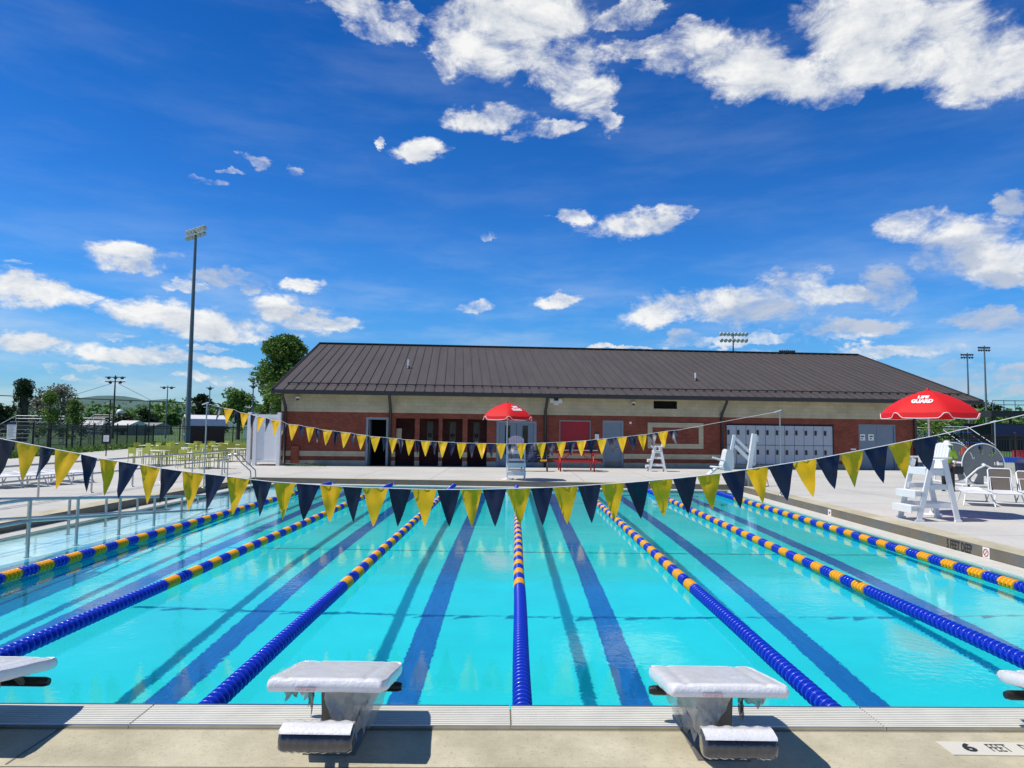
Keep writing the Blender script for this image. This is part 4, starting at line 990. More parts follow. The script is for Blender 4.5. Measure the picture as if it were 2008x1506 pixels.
# ------------------------------------------------------------------ picnic table
q = on_z(1132, 925, D); t = thing('picnic_table', 'red metal picnic table in front of the red shutter', 'picnic table', (q.x, q.y+.7, D), 0)
L_ = 1.12; zt = .86; zs = .50
mb = MB()
for i in range(5): mb.bb(-L_, L_, -.38+i*.155, -.38+i*.155+.145, zt-.03, zt)
mb.build('tabletop', M_redp, t)
for s in (-1, 1):
    mb = MB(); mb.bb(-L_*.98, L_*1.02, s*.74-.13, s*.74+.13, zs-.04, zs); mb.build('bench', M_redp, t)
for s in (-1, 1):
    mb = MB(); x = s*.82
    mb.tube([(x, -.80, 0), (x, -.55, zs-.05), (x, -.28, zt-.03)], .035, 8); mb.tube([(x, .80, 0), (x, .55, zs-.05), (x, .28, zt-.03)], .035, 8); mb.tube([(x, -.8, zs-.07), (x, .8, zs-.07)], .028, 8); mb.tube([(x, 0, zs-.07), (x-s*.5, 0, zt-.04)], .022, 8); mb.build('leg_frame', M_redp, t)
# dark bench with belongings between chair and door
q = on_z(1048, 925, D); t = thing('park_bench', 'black metal bench left of the red picnic table', 'bench', (q.x, q.y+.3, D))
mb = MB()
for i in range(5): mb.bb(-.75, .75, -.22+i*.1, -.22+i*.1+.08, .44, .465)
mb.build('seat', M_black, t)
mb = MB()
for i in range(4): mb.bb(-.75, .75, .28+i*.03, .30+i*.03, .55+i*.12, .64+i*.12)
mb.build('backrest', M_black, t)
for x in (-.62, .62): MB().tube([(x, -.25, 0), (x, -.2, .44), (x, .26, .44), (x, .40, 1.0)], .03, 8).build('frame', M_black, t); MB().tube([(x, .3, 0), (x, .24, .44)], .03, 8).build('leg', M_black, t)
b_ = thing('backpack', 'dark backpack lying on the black bench', 'bag', (q.x-.1, q.y+.3, D+.466)); MB().lathe([(0, .42), (.14, .40), (.22, .3), (.25, .12), (.22, .01), (0, 0)], 14).build('sack', M_navy, b_); MB().tube([(-.08, -.2, .35), (-.1, -.27, .2), (-.08, -.24, .05)], .018, 6).build('strap', M_black, b_)
b_ = thing('towel', 'folded yellow towel lying on the right end of the black bench', 'towel', (q.x+.45, q.y+.3, D+.466)); MB().bb(-.16, .16, -.12, .12, 0, .09).build('folded_cloth', M_yflag, b_, bevel=.02); MB().bb(-.165, .165, -.04, .02, .0905, .096).build('stripe', M_trim, b_)

# ------------------------------------------------------------------ pool lift
q = on_z(1474, 953, D); Y = q.y; t = thing('pool_lift', 'white pool access lift with chair seat on the right deck', 'pool lift', (q.x, Y, D))
def pl(px, py, dy=0): p = on_y(px, py, Y+dy); return (p.x-q.x, dy, p.z-D)
MB().bb(-.22, .25, -.35, .35, .0, .62).build('battery_base', M_pole, t, bevel=.03)
MB().beam(pl(1468, 925), pl(1479, 851), .16, .17).build('mast', M_white, t, bevel=.01)
MB().tube([pl(1481, 866), pl(1480, 912)], .04, 8).build('actuator', M_lampw, t); MB().bb(*[c for c in (pl(1481, 858)[0]-.07, pl(1481, 858)[0]+.10, -.07, .07, pl(1481, 866)[2], pl(1481, 855)[2])]).build('motor_cap', M_white, t, bevel=.02)
mb = MB(); mb.beam(pl(1441, 858), pl(1473, 890), .07, .09); mb.beam(pl(1440, 873), pl(1480, 912), .08, .12); mb.build('lift_arm', M_white, t, bevel=.008)
MB().beam(pl(1440, 853), pl(1431, 900), .09, .11).build('seat_post', M_white, t, bevel=.008)
a = pl(1422, 884); b = pl(1434, 920)
mb = MB(); prof = []; vs = []; K = 12; sh = [pl(1424, 882), pl(1422, 884), pl(1419, 898), pl(1415, 912), pl(1417, 921), pl(1429, 921), pl(1434, 916), pl(1434, 900), pl(1432, 886), pl(1428, 882)]
for s in (-.28, .28):
    for p in sh: vs.append((p[0], s, p[2]))
n = len(sh); mb.add(vs, [tuple(range(n)), tuple(range(n, 2*n))[::-1]]+[(i, (i+1) % n, n+(i+1) % n, n+i) for i in range(n)]); mb.build('seat_shell', M_slingw, t, bevel=.03)
for s in (-.3, .3): MB().tube([pl(1422, 904, s), pl(1410, 901, s), pl(1397, 897, s)], .035, 8).build('armrest', M_white, t)
MB().tube([pl(1416, 917, -.15), pl(1393, 915, -.15), pl(1393, 915, .15), pl(1416, 917, .15)], .035, 8).build('footrest', M_white, t)
MB().beam(pl(1404, 918), pl(1388, 931), .4, .05).build('leg_rest', M_slingw, t)
MB().tube([pl(1476, 920), (.1, -.4, .9), (.35, -.5, .5), (.45, -.5, .05), (.3, -.55, .02)], .012, 6).build('hand_control_cord', M_black, t)

# ------------------------------------------------------------------ storage reel
R_ = .82; q = on_y(1928, 912, 27.2); t = thing('storage_reel', 'large grey lane rope storage reel with slotted wheels behind the loungers', 'storage reel', (q.x, 27.2, D)); zc = q.z-D
def wheel(y, x0):
    mb = MB(); n = 48; slots = 8
    for side in (0,):
        rin = .24; vs = []; fs = []
        rr = [0.02, .52*R_, R_-.05, R_]
        for k in range(n):
            a0 = 2*PI*k/n; a1 = 2*PI*(k+1)/n; inslot = (k % 6) < 2
            for (ra, rb) in ((rr[0], rr[1]), (rr[1], rr[2]), (rr[2], rr[3])):
                if ra == rr[1] and inslot: continue
                c = [(ra*math.cos(a0), ra*math.sin(a0)), (rb*math.cos(a0), rb*math.sin(a0)), (rb*math.cos(a1), rb*math.sin(a1)), (ra*math.cos(a1), ra*math.sin(a1))]
                o = len(vs); vs += [(x0+x, y-.012, zc+z) for x, z in c]+[(x0+x, y+.012, zc+z) for x, z in c]
                fs += [(o, o+1, o+2, o+3), (o+7, o+6, o+5, o+4), (o, o+4, o+5, o+1), (o+1, o+5, o+6, o+2), (o+2, o+6, o+7, o+3), (o+3, o+7, o+4, o)]
        mb.add(vs, fs)
    w = mb.build('wheel', M_reel, t); MB().tube([(x0+R_*math.cos(2*PI*i/40), y, zc+R_*math.sin(2*PI*i/40)) for i in range(40)], .022, 6, closed=True).build('rim', M_lampw, w)
    MB().lathe([(0, -.05), (.07, -.05), (.07, .05), (0, .05)], 14, 'Y', (x0, y, zc)).build('hub', M_lampw, w)
wheel(0, 0); wheel(2.6, -.15+on_y(1877, 905, 29.8).x-q.x)
xb = -.15+on_y(1877, 905, 29.8).x-q.x
MB().tube([(0, -.1, zc), (xb, 2.7, zc)], .045, 10).build('axle', M_lampw, t)
for (y, x0) in ((-.12, 0), (2.72, xb)):
    MB().tube([(x0-.75, y, .06), (x0-.72, y, .35), (x0-.30, y, zc-.14), (x0, y, zc), (x0+.30, y, zc-.14), (x0+.72, y, .35), (x0+.75, y, .06)], .035, 8).build('stand', M_lampw, t)
mb = MB(); 
for s in (-.75, .75): mb.tube([(s, -.5, .07), (s+xb, 3.1, .07)], .04, 8)
mb.tube([(-.9, -.12, .07), (.9, -.12, .07)], .04, 8); mb.build('base_frame', M_lampw, t)
for s in (-.75, .75): MB().lathe([(0, -.03), (.07, -.03), (.07, .03), (0, .03)], 10, 'X', (s, -.3, .065)).build('castor', M_black, t)

# ------------------------------------------------------------------ sun loungers
def lounger(label, loc, rz, back=0, group='white sun loungers on the pool deck', sling=None):
    sling = sling or M_slingw
    t = thing('sun_lounger', label, 'sun lounger', loc, rz, group); L_, W, H = 1.25, .31, .36
    mb = MB()
    mb.tube([(-W, -.02, H), (-W, L_, H)], .022, 8); mb.tube([(W, -.02, H), (W, L_, H)], .022, 8); mb.tube([(-W, 0, H), (W, 0, H)], .022, 8); mb.tube([(-W, L_, H), (W, L_, H)], .02, 8); mb.build('frame', M_whitemetal, t)
    mb = MB(); n = 8; vs = []
    for i in range(n+1):
        for j in range(5): u = j/4-.5; vs.append((u*2*(W-.02), .01+(L_-.02)*i/n, H+.012-.025*math.cos(u*PI)*1))
    mb.add(vs, [(i*5+j, i*5+j+1, (i+1)*5+j+1, (i+1)*5+j) for i in range(n) for j in range(4)], True); mb.build('sling', sling, t)
    for (y, s) in ((.08, -1), (.08, 1), (L_-.05, -1), (L_-.05, 1)):
        MB().tube([(s*(W-.01), y+.1 if y < .5 else y-.1, H-.02), (s*(W+.07), y-.08 if y < .5 else y+.04, 0)], .020, 8).build('leg', M_whitemetal, t)
    MB().tube([(-W-.03, .03, .10), (W+.03, .03, .10)], .017, 6).build('cross_bar', M_whitemetal, t)
    a = R(back); c, s_ = math.cos(a), math.sin(a); B = .66
    pts = [(-W+.02, L_, H), (-W+.02, L_+B*.93*c, H+B*.93*s_), (-W+.07, L_+B*c, H+B*s_), (W-.07, L_+B*c, H+B*s_), (W-.02, L_+B*.93*c, H+B*.93*s_), (W-.02, L_, H)]
    bk = MB().tube(pts, .021, 8).build('backrest', M_whitemetal, t)
    MB().add([(-W+.03, L_+.02*c, H+.02*s_), (W-.03, L_+.02*c, H+.02*s_), (W-.04, L_+(B-.02)*c, H+(B-.02)*s_), (-W+.04, L_+(B-.02)*c, H+(B-.02)*s_)], [(0, 1, 2, 3)]).build('back_sling', sling if back < 50 else M_sling, bk)
    if back: MB().tube([(-W+.06, L_-.1, H-.02), (-W+.06, L_+B*.6*c, H+B*.6*s_), (W-.06, L_+B*.6*c, H+B*.6*s_), (W-.06, L_-.1, H-.02)], .014, 6).build('prop', M_whitemetal, t)
    return t
q = on_z(1921, 993, D); lounger('flat white sun lounger in front of the grey storage reel', (q.x, q.y, D), R(-25), 3)
q = on_z(1981, 994, D); lounger('white sun lounger with raised brown backrest, right of the flat one', (q.x, q.y, D), R(-25), 78)
q = on_z(2044, 996, D); lounger('white sun lounger cut off by the right photo edge', (q.x, q.y, D), R(-25), 60)
ll = [((20, 958), 62, 'white sun lounger at the left photo edge behind the first yellow pennants'), ((70, 955), 4, 'second white sun lounger from the left photo edge, back lowered'), ((118, 951), 4, 'third white sun lounger from the left photo edge'),
      ((163, 947), 4, 'rightmost white sun lounger of the row on the left deck'), ((-35, 960), 4, 'white sun lounger mostly outside the left photo edge')]
for (p, bk, lb) in ll:
    q = on_z(*p, D); lounger(lb, (q.x, q.y, D), R(62), bk)

# ------------------------------------------------------------------ yellow-green tables and chairs
def ctable():
    t = thing('cafe_table', 'x', 'table', (0, 0, 0), 0, 'cream topped tables on the left deck')
    MB().bb(-.75, .75, -.42, .42, .71, .75).build('tabletop', M_cream, t, bevel=.01)
    for (x, y) in ((-.65, -.33), (.65, -.33), (-.65, .33), (.65, .33)): MB().tube([(x, y, 0), (x, y, .71)], .025, 8).build('leg', M_greenchair, t)
    return t
def cchair():
    t = thing('cafe_chair', 'x', 'chair', (0, 0, 0), 0, 'lime chairs around the cream tables')
    MB().bb(-.23, .23, -.22, .22, .43, .455).build('seat', M_greenchair, t)
    mb = MB(); mb.bb(-.23, .23, .20, .225, .60, .90); mb.build('backrest', M_greenchair, t)
    for (x, y, z) in ((-.21, -.2, .43), (.21, -.2, .43), (-.21, .21, .88), (.21, .21, .88)): MB().tube([(x*1.05, y*1.05, 0), (x, y, z)], .016, 6).build('leg', M_greenchair, t)
    return t
tt = ctable(); cc = cchair(); first = [True, True]
spots = [((295, 912), 0), ((395, 918), 0), ((345, 903), 0), ((455, 905), 0), ((300, 896), 0), ((405, 897), 0), ((470, 893), 0), ((360, 890), 0), ((440, 889), 0)]
where = ['nearest the left railing', 'left of the steel pole', 'behind the front pair', 'nearest the white screen', 'left in second row', 'behind the steel pole', 'right in second row', 'left in back row', 'right in back row']
for i, (p, a) in enumerate(spots):
    q = on_z(p[0], p[1], D); rz_ = R(rnd.uniform(-14, 14))
    o = tt if i == 0 else dup(tt, (0, 0, 0)); o.location = (q.x, q.y, D); o.rotation_euler = (0, 0, rz_); o['label'] = 'cream topped table '+where[i]
    for j, (dx, dy, r_) in enumerate(((-.4, -.62, PI), (.4, -.66, PI), (-.38, .64, 0), (.42, .62, 0), (-1.05, 0, PI/2), (1.05, .0, -PI/2))):
        if (i+j) % 5 == 4: continue
        v = Matrix.Rotation(rz_, 3, 'Z') @ Vector((dx, dy, 0)); side = ['near left side', 'near right side', 'far left side', 'far right side', 'left end', 'right end'][j]
        o = cc if first[1] else dup(cc, (0, 0, 0)); first[1] = False
        o.location = (q.x+v.x, q.y+v.y, D); o.rotation_euler = (0, 0, rz_+r_+R(rnd.uniform(-15, 15))); o['label'] = 'lime chair, '+side+' of the table '+where[i]

# ------------------------------------------------------------------ fences
def picket_fence(name, label, a, b, h, z0, group=None, post_every=2.44, pick=.15):
    a = Vector((*a, 0)); b = Vector((*b, 0)); L_ = (b-a).length; an = math.atan2(b.y-a.y, b.x-a.x); t = thing(name, label, 'fence', (a.x, a.y, z0), an, group)
    mb = MB(); n = int(L_/pick)
    for i in range(n): x = (i+.5)*pick; mb.bb(x-.011, x+.011, -.011, .011, .06, h-.02)
    mb.build('pickets', M_black, t)
    mb = MB()
    for z in (h-.12, h-.30, .18): mb.bb(0, L_, -.02, .02, z-.03, z+.03)
    mb.build('rails', M_black, t)
    k = int(L_/post_every)
    mp = MB(); mp.bb(-.045, .045, -.045, .045, 0, h+.06); mp.lathe([(.06, h+.06), (.05, h+.1), (0, h+.13)], 8); po = mp.build('post', M_black, t); po.location.x = 0
    for i in range(1, k+1): c = po.copy(); COL.objects.link(c); c.parent = t; c.location.x = L_*i/k
    return t
f0 = on_z(-60, 899, D); FA = (f0.x, 41.5); FB = (on_y(300, 870, 72).x, 72.0)
picket_fence('picket_fence', 'black metal picket fence receding along the left lawn', FA, FB, 2.15, .12)
picket_fence('picket_fence', 'black metal picket fence between the red shed and the lime chairs', FB, (on_y(560, 870, 72).x, 72), 2.15, .12)
picket_fence('picket_fence', 'black metal picket fence behind the storage reel on the right', (on_y(1822, 870, 46).x, 46), (on_y(2090, 870, 39).x, 39), 2.2, .12)
# hedge strip at the foot of the left fence
def leaves_mesh(clusters, n, size, seed, flat_=.6):
    r2 = random.Random(seed); vs = []; fs = []; wts = [c[3]**2 for c in clusters]; tot = sum(wts)
    for c, w in zip(clusters, wts):
        for i in range(max(4, int(n*w/tot))):
            d = Vector((r2.gauss(0, 1), r2.gauss(0, 1), r2.gauss(0, 1))).normalized(); rr = c[3]*(r2.random()**.45)
            p = Vector(c[:3])+Vector((d.x*rr, d.y*rr, d.z*rr*(c[4] if len(c) > 4 else .85)))
            u = Vector((r2.gauss(0, 1), r2.gauss(0, 1), r2.gauss(0, flat_))).normalized(); v = u.cross(Vector((r2.gauss(0, 1), r2.gauss(0, 1), r2.gauss(0, 1)))).normalized(); s = size*r2.uniform(.6, 1.3)
            o = len(vs); vs += [p-u*s, p+v*s*.55, p+u*s, p-v*s*.55]; fs.append((o, o+1, o+2, o+3))
    return vs, fs
cl = []
for i in range(46):
    k = i/45; x = FA[0]+1.6+(FB[0]-FA[0])*k; y = FA[1]+(FB[1]-FA[1])*k-1.0; cl.append((x, y, .28, .55+.2*math.sin(i*2.1), .6))
vs, fs = leaves_mesh(cl, 5200, .11, 3); mb = MB(); mb.add(vs, fs); tag(mb.build('ground_cover_shrubs', M_leaf), 'low leafy ground cover along the foot of the left picket fence', 'ground cover', kind='stuff')
# tall ball-field netting fence behind
def net_fence(label, a, b, zt, posts):
    a = Vector(a); b = Vector(b); t = thing('backstop_fence', label, 'fence', (a.x, a.y, .1)); L_ = b-a
    MB().tube([(0, 0, zt[0]-.1), (L_.x, L_.y, zt[1]-.1)], .05, 6).build('top_rail', M_black, t)
    for k in posts: MB().tube([(L_.x*k, L_.y*k, 0), (L_.x*k, L_.y*k, zt[0]+(zt[1]-zt[0])*k-.1)], .075, 8).build('post', M_black, t)
a = on_y(-120, 771, 78); b = on_y(432, 792, 96)
net_fence('tall dark ball field fence with a thin top rail on the left', (a.x, 78), (b.x, 96), (a.z, b.z), [0, .25, .56, .71, .86, 1.0])

# ------------------------------------------------------------------ light poles
def flood_pole(label, base_px, top_px, Y, rows, n, white, w, lw, wood=False, zbase=.1, rot=0, cat='light pole', lamp=.28, tilt=0):
    b = on_y(base_px[0], base_px[1], Y); tp = on_y(top_px[0], top_px[1], Y); x = (b.x+tp.x)/2 if zbase < 5 else tp.x
    x = tp.x; t = thing('light_pole', label, cat, (x, Y, zbase)); H = tp.z-zbase
    MB().tube([(0, 0, 0), (0, 0, H*.35), (0, 0, H)], [w*.75, w*.6, w*.34], 10).build('pole', M_wood if wood else M_pole, t)
    for r_ in range(rows):
        z = H-.3-r_*lw*.22; ang_ = rot; ux, uy = math.cos(ang_), math.sin(ang_); k = n-(1 if r_ else 0)
        MB().beam((-ux*lw/2, -uy*lw/2, z-tilt*lw/2), (ux*lw/2, uy*lw/2, z+tilt*lw/2), .12, .14).build('cross_arm', M_pole, t)
        for i in range(k):
            u = (i+.5)/k-.5; c = Vector((ux*lw*u, uy*lw*u, z+tilt*lw*u)); mb = MB()
            d = Vector((.35, -.8, -.45)).normalized() if white else Vector((-.3, .8, -.45)).normalized()
            side = d.cross(Vector((0, 0, 1))).normalized(); up_ = side.cross(d)
            pr = [(-.10, .06), (-.05, .20), (.10, .30), (.24, .36), (.26, .33), (.12, .12), (.1, 0)]; vs = []; K = 10
            for (h, rr) in pr:
                for j in range(K): a_ = 2*PI*j/K; vs.append(c+(d*h+side*rr*math.cos(a_)+up_*rr*math.sin(a_))*lamp/.28*.9)
            mb.add(vs, [(i_*K+j, i_*K+(j+1) % K, (i_+1)*K+(j+1) % K, (i_+1)*K+j) for i_ in range(len(pr)-1) for j in range(K)], True)
            mb.build('floodlight', M_lampw if white else M_lampd, t)
    return t
flood_pole('very tall grey stadium light pole with two rows of floodlights on the left', (360, 868), (384.5, 446), 80, 2, 6, True, .42, 3.0, rot=R(-22), tilt=.16)
MB_ = MB()
flood_pole('wooden light pole with four dark floodlights, left of the stadium pole', (229, 835), (226.5, 736), 110, 2, 3, False, .26, 3.2, True, lamp=.24)
flood_pole('thin dark pole with twin lamps, between wooden pole and stadium pole', (331, 835), (329, 756), 120, 1, 2, False, .2, 2.6, lamp=.24)
flood_pole('thin dark pole with one lamp rising behind the dark round tree', (410, 835), (412, 757), 110, 1, 1, False, .2, 1.2, lamp=.26)
flood_pole('thin dark lamp pole between the pale tree and the large tree', (504, 830), (497, 752), 80, 1, 1, False, .18, .9, lamp=.22)
flood_pole('stadium light pole showing above the middle of the roof', (1437, 760), (1437.5, 652), 150, 2, 8, True, .4, 6.2, lamp=.42)
flood_pole('stadium floodlights barely showing over the ridge near the right roof end', (1543, 760), (1544, 686), 190, 1, 8, False, .4, 4.4, lamp=.36)
flood_pole('shorter of two light poles at the right photo edge', (1904, 850), (1896.5, 692), 130, 2, 6, False, .30, 2.4, lamp=.2)
flood_pole('taller of two light poles at the right photo edge', (1939, 850), (1930, 678), 125, 2, 6, False, .30, 2.2, lamp=.2)
# overhead wires
t = thing('overhead_wire', 'thin overhead wire strung from the wooden light pole to the left', 'wire', (0, 0, 0)); a = on_y(219, 752, 110); b = on_y(60, 778, 118); c = on_y(140, 771, 114)
MB().tube([a, (a+b)/2-Vector((0, 0, 1.0)), b], .03, 5).build('cable', M_black, t)
t = thing('overhead_wire', 'thin overhead wire sloping from the wooden light pole to the stadium pole', 'wire', (0, 0, 0)); a = on_y(232, 752, 110); b = on_y(360, 790, 120)
MB().tube([a, (a+b)/2-Vector((0, 0, 1.2)), b], .03, 5).build('cable', M_black, t)

# ------------------------------------------------------------------ trees
def tree(name, label, px, py_base, py_top, Y, wpx, n, leaf, m, seed, zb=.1, group=None, shape='round', density=1, trunk=.12, low=.25):
    b = on_y(px, py_base, Y); tp = on_y(px, py_top, Y); H = tp.z-zb; Wd = wpx*Y/FPX/2; r2 = random.Random(seed)
    t = thing(name, label, 'tree', (b.x, Y, zb), 0, group)
    cl = []; K = (16 if n < 6000 else 34) if shape == 'round' else 20
    for i in range(K):
        a = r2.uniform(0, 2*PI); h = low+(1-low)*r2.random()**.85
        env = math.sin(PI*min(1, max(0, (h-low)/(1-low)))**.75)**.6 if shape == 'round' else (1-h)**.8+.12
        rr = Wd*env*r2.uniform(.2, .8); s = Wd*(.42 if shape == 'round' else .34)*r2.uniform(.65, 1.1)
        cl.append((rr*math.cos(a), rr*math.sin(a), min(H*h, H-s*.8), s, .8))
    cl.append((0, 0, H*.97-Wd*.22, Wd*.22, .9)); cl.append((0, 0, H*(low+1)/2, Wd*.55, .9))
    vs, fs = leaves_mesh(cl, n, leaf, seed); mb = MB(); mb.add(vs, fs); mb.build('crown', m, t)
    mb = MB(); mb.tube([(0, 0, 0), (.02*H*r2.uniform(-1, 1), 0, H*.35), (0, .02*H, H*.8)], [trunk*1.3, trunk, trunk*.4], 8)
    for c in cl[:10]: mb.tube([(0, 0, max(H*.2, c[2]*.6)), (c[0]*.5, c[1]*.5, c[2]*.85), (c[0], c[1], c[2])], [trunk*.5, trunk*.3, trunk*.12], 5)
    mb.build('trunk', M_bark, t); return t
tree('broadleaf_tree', 'large dark green tree rising behind the left end of the bath house', 552, 880, 655, 62, 150, 21000, .15, M_leaf, 11, low=.06, trunk=.22)
tree('broadleaf_tree', 'low bushy green tree at the left corner of the bath house', 522, 880, 770, 66, 70, 2600, .15, M_leaf, 12, low=.05)
tree('young_tree', 'young green tree right of the vine-covered trunk', 92, 900, 758, 56, 72, 3600, .085, M_leaf2, 13, shape='cone', low=.14, trunk=.06)
tree('young_tree', 'young green tree left of the blue hills', 140, 900, 776, 58, 62, 3200, .085, M_leaf2, 14, shape='cone', low=.14, trunk=.06)
tree('sparse_tree', 'pale half-bare tree behind the two young trees', 120, 850, 752, 105, 110, 2300, .19, M_leafg, 15, low=.35, trunk=.3)
tree('sparse_tree', 'pale grey-green tree right of the vine-covered trunk', 72, 850, 757, 110, 70, 1500, .19, M_leafg, 16, low=.3, trunk=.3)
tree('round_tree', 'dark round tree right of the tall stadium pole', 394, 860, 772, 120, 58, 3200, .26, M_leafd, 17, low=.1, trunk=.3)
tree('broadleaf_tree', 'pale green airy tree left of the large dark tree', 466, 860, 760, 115, 84, 2600, .26, M_leaf2, 18, low=.2, trunk=.3)
tree('broadleaf_tree', 'dark green tree at the left photo edge', -5, 860, 790, 120, 90, 2400, .3, M_leafd, 19, low=.05, trunk=.3)
tree('conifer', 'small dark conifer between the white roofs on the left', 209, 860, 812, 130, 26, 1200, .2, M_leafd, 20, shape='cone', low=.05)
tree('young_tree', 'small green tree under the right edge of the larger red umbrella', 1836, 880, 815, 60, 66, 1500, .11, M_leaf2, 21, low=.25, trunk=.06)
for i, (px, pt, Y, w) in enumerate(((280, 800, 170, 60), (300, 806, 180, 70), (240, 808, 175, 60), (335, 806, 175, 40), (185, 812, 160, 60), (40, 812, 165, 80), (420, 812, 180, 60), (500, 818, 190, 70))):
    nm = ['just right of the wooden light pole', 'below the right part of the blue hills', 'left of the wooden light pole', 'by the foot of the tall stadium pole', 'behind the white roofs', 'behind the left bleachers', 'behind the red shed', 'below the lamp pole beside the large tree'][i]
    tree('distant_tree', 'distant green tree '+nm, px, 845, pt, Y, w, 1100, .42, M_leaf if i % 2 else M_leafd, 40+i, low=.0, group='distant trees along the field', trunk=.3)
# vine covered trunk
Y = 75; q = on_y(42, 850, Y); tp = on_y(40, 741, Y); t = thing('dead_tree', 'dead trunk overgrown with dark vines at the far left', 'tree', (q.x, Y, .1)); H = tp.z-.1
MB().tube([(0, 0, 0), (.1, 0, H*.5), (0, 0, H*.95)], [.5, .4, .3], 8).build('trunk', M_bark, t)
cl = [(.0, 0, H*k, .62+.1*math.sin(k*20), 1.2) for k in (.1, .22, .34, .46, .58, .68)]+[(-.25, 0, H*.90, .80, .9), (.25, 0, H*.88, .85, .9), (-.55, 0, H*.78, .55, 1.3), (-.85, 0, H*.66, .30, 1.8), (.75, 0, H*.74, .35, 1.3), (-.9, 0, H*.56, .2, 1.8), (.1, 0, H*.8, .8, 1)]
vs, fs = leaves_mesh(cl, 6000, .11, 5); mb = MB(); mb.add(vs, fs); mb.build('vines', M_leafd, t)
# far wooded strip and hills
cl = []; r2 = random.Random(77)
for i in range(520):
    x = -330+i*1.6+r2.uniform(-2, 2)
    if -60 < x < 90: continue
    Y = 245+r2.uniform(-20, 25); cl.append((x, Y, r2.uniform(1, 5)+2.2*math.sin(x*.045)+1.6, r2.uniform(3, 5.5), .9))
vs, fs = leaves_mesh(cl, 26000, .95, 8); mb = MB(); mb.add(vs, fs); tag(mb.build('distant_woods', M_leaf), 'distant green woods along the horizon', 'woods', kind='stuff')
def hill(name, pts, Y, m, depth=500):
    vs = []; n = len(pts)
    for (px, py) in pts: p = on_y(px, py, Y); vs.append((p.x, Y, p.z))
    out = []
    for v in vs: out += [(v[0], Y-depth*.8, -2), (v[0]*.97, Y-depth*.45, v[2]*.62+noise.noise(Vector((v[0]*.01, 1, 0)))*6), (v[0], Y, v[2]), (v[0]*1.03, Y+depth, -2)]
    fs = [(i*4+j, (i+1)*4+j, (i+1)*4+j+1, i*4+j+1) for i in range(n-1) for j in range(3)]
    mb = MB(); mb.add(out, fs, True); return struct(mb.build(name, m))
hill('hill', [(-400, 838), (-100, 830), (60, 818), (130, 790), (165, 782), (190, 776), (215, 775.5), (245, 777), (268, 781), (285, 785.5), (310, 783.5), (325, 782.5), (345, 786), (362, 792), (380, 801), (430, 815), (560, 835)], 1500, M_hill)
# wooded knoll on the right
cl = []
for (px, py) in ((1880, 830), (1900, 800), (1915, 794), (1930, 795), (1945, 800), (1960, 806), (1975, 812), (1990, 822), (2010, 828), (2040, 830), (1890, 815), (1920, 815), (1950, 820), (1860, 835), (1905, 830), (1935, 832), (1975, 834), (1840, 842), (1818, 845)):
    p = on_y(px, py+5, 260); cl.append((p.x, 260, p.z, 3.2, .9)); cl.append((p.x+2, 262, max(1, p.z-3), 3.6, .9))
vs, fs = leaves_mesh(cl, 9000, .7, 31); mb = MB(); mb.add(vs, fs); tag(mb.build('wooded_knoll', M_leafd), 'dark wooded knoll behind the two light poles on the right', 'woods', kind='stuff')

# ------------------------------------------------------------------ red barn-shaped shed
Y = 88; q = on_z(364, 873, .1); x0 = on_y(347, 860, Y).x; x1 = on_y(379, 860, Y).x; x2 = on_y(430, 860, Y).x; hz_ = on_y(360, 842.5, Y).z
w = 1.95; ln = 4.3; t = thing('garden_shed', 'small dark red barn shed with white metal roof behind the fence', 'shed', (x0+.53*w, Y, .1))
z = lambda py: on_y(360, py, Y).z-.1
zs, zk, zr = z(835), z(822), z(814)
pr = [(-w, 0), (w, 0), (w, zs), (w*.78, zk), (0, zr), (-w*.78, zk), (-w, zs)]
def S(v): return Vector((v.x*.53+v.z*.85, -v.x*.85+v.z*.53, v.y))
mb = MB(); mb.prism([(x, y) for x, y in pr], 0, ln, S); mb.build('wall', mat('barn_red', (.075, .014, .014), .7, var=.15), t)
mb = MB()
def strip(a, b, m_, name, proud=.06):
    mb = MB(); d = Vector((b[1]-a[1], -(b[0]-a[0]))).normalized()*proud; q_ = [(a[0]+d.x, a[1]+d.y), (b[0]+d.x, b[1]+d.y), b, a]; mb.prism(q_, -.15, ln+.15, S); return mb.build(name, m_, t)
strip((w, zs), (w*.78, zk), mat('blue_grey_roofing', (.16, .22, .34), .4, var=.2, scale=6), 'lower_roof'); strip((w*.78, zk), (0, zr), M_lampw, 'upper_roof'); strip((0, zr), (-w*.78, zk), M_lampw, 'upper_roof'); strip((-w*.78, zk), (-w, zs), M_lampw, 'lower_roof')
mb = MB(); tr = [S(Vector((x*1.03, y*1.01, -.17))) for x, y in pr[1:]+pr[:1]]; mb.tube(tr, .07, 6); mb.tube([S(Vector((-.45, .0, -.1))), S(Vector((-.45, zs*.95, -.1))), S(Vector((.45, zs*.95, -.1))), S(Vector((.45, 0, -.1)))], .06, 6); mb.tube([S(Vector((-.45, zs*.5, -.1))), S(Vector((.45, zs*.5, -.1)))], .06, 6); mb.build('white_trim', M_white, t)

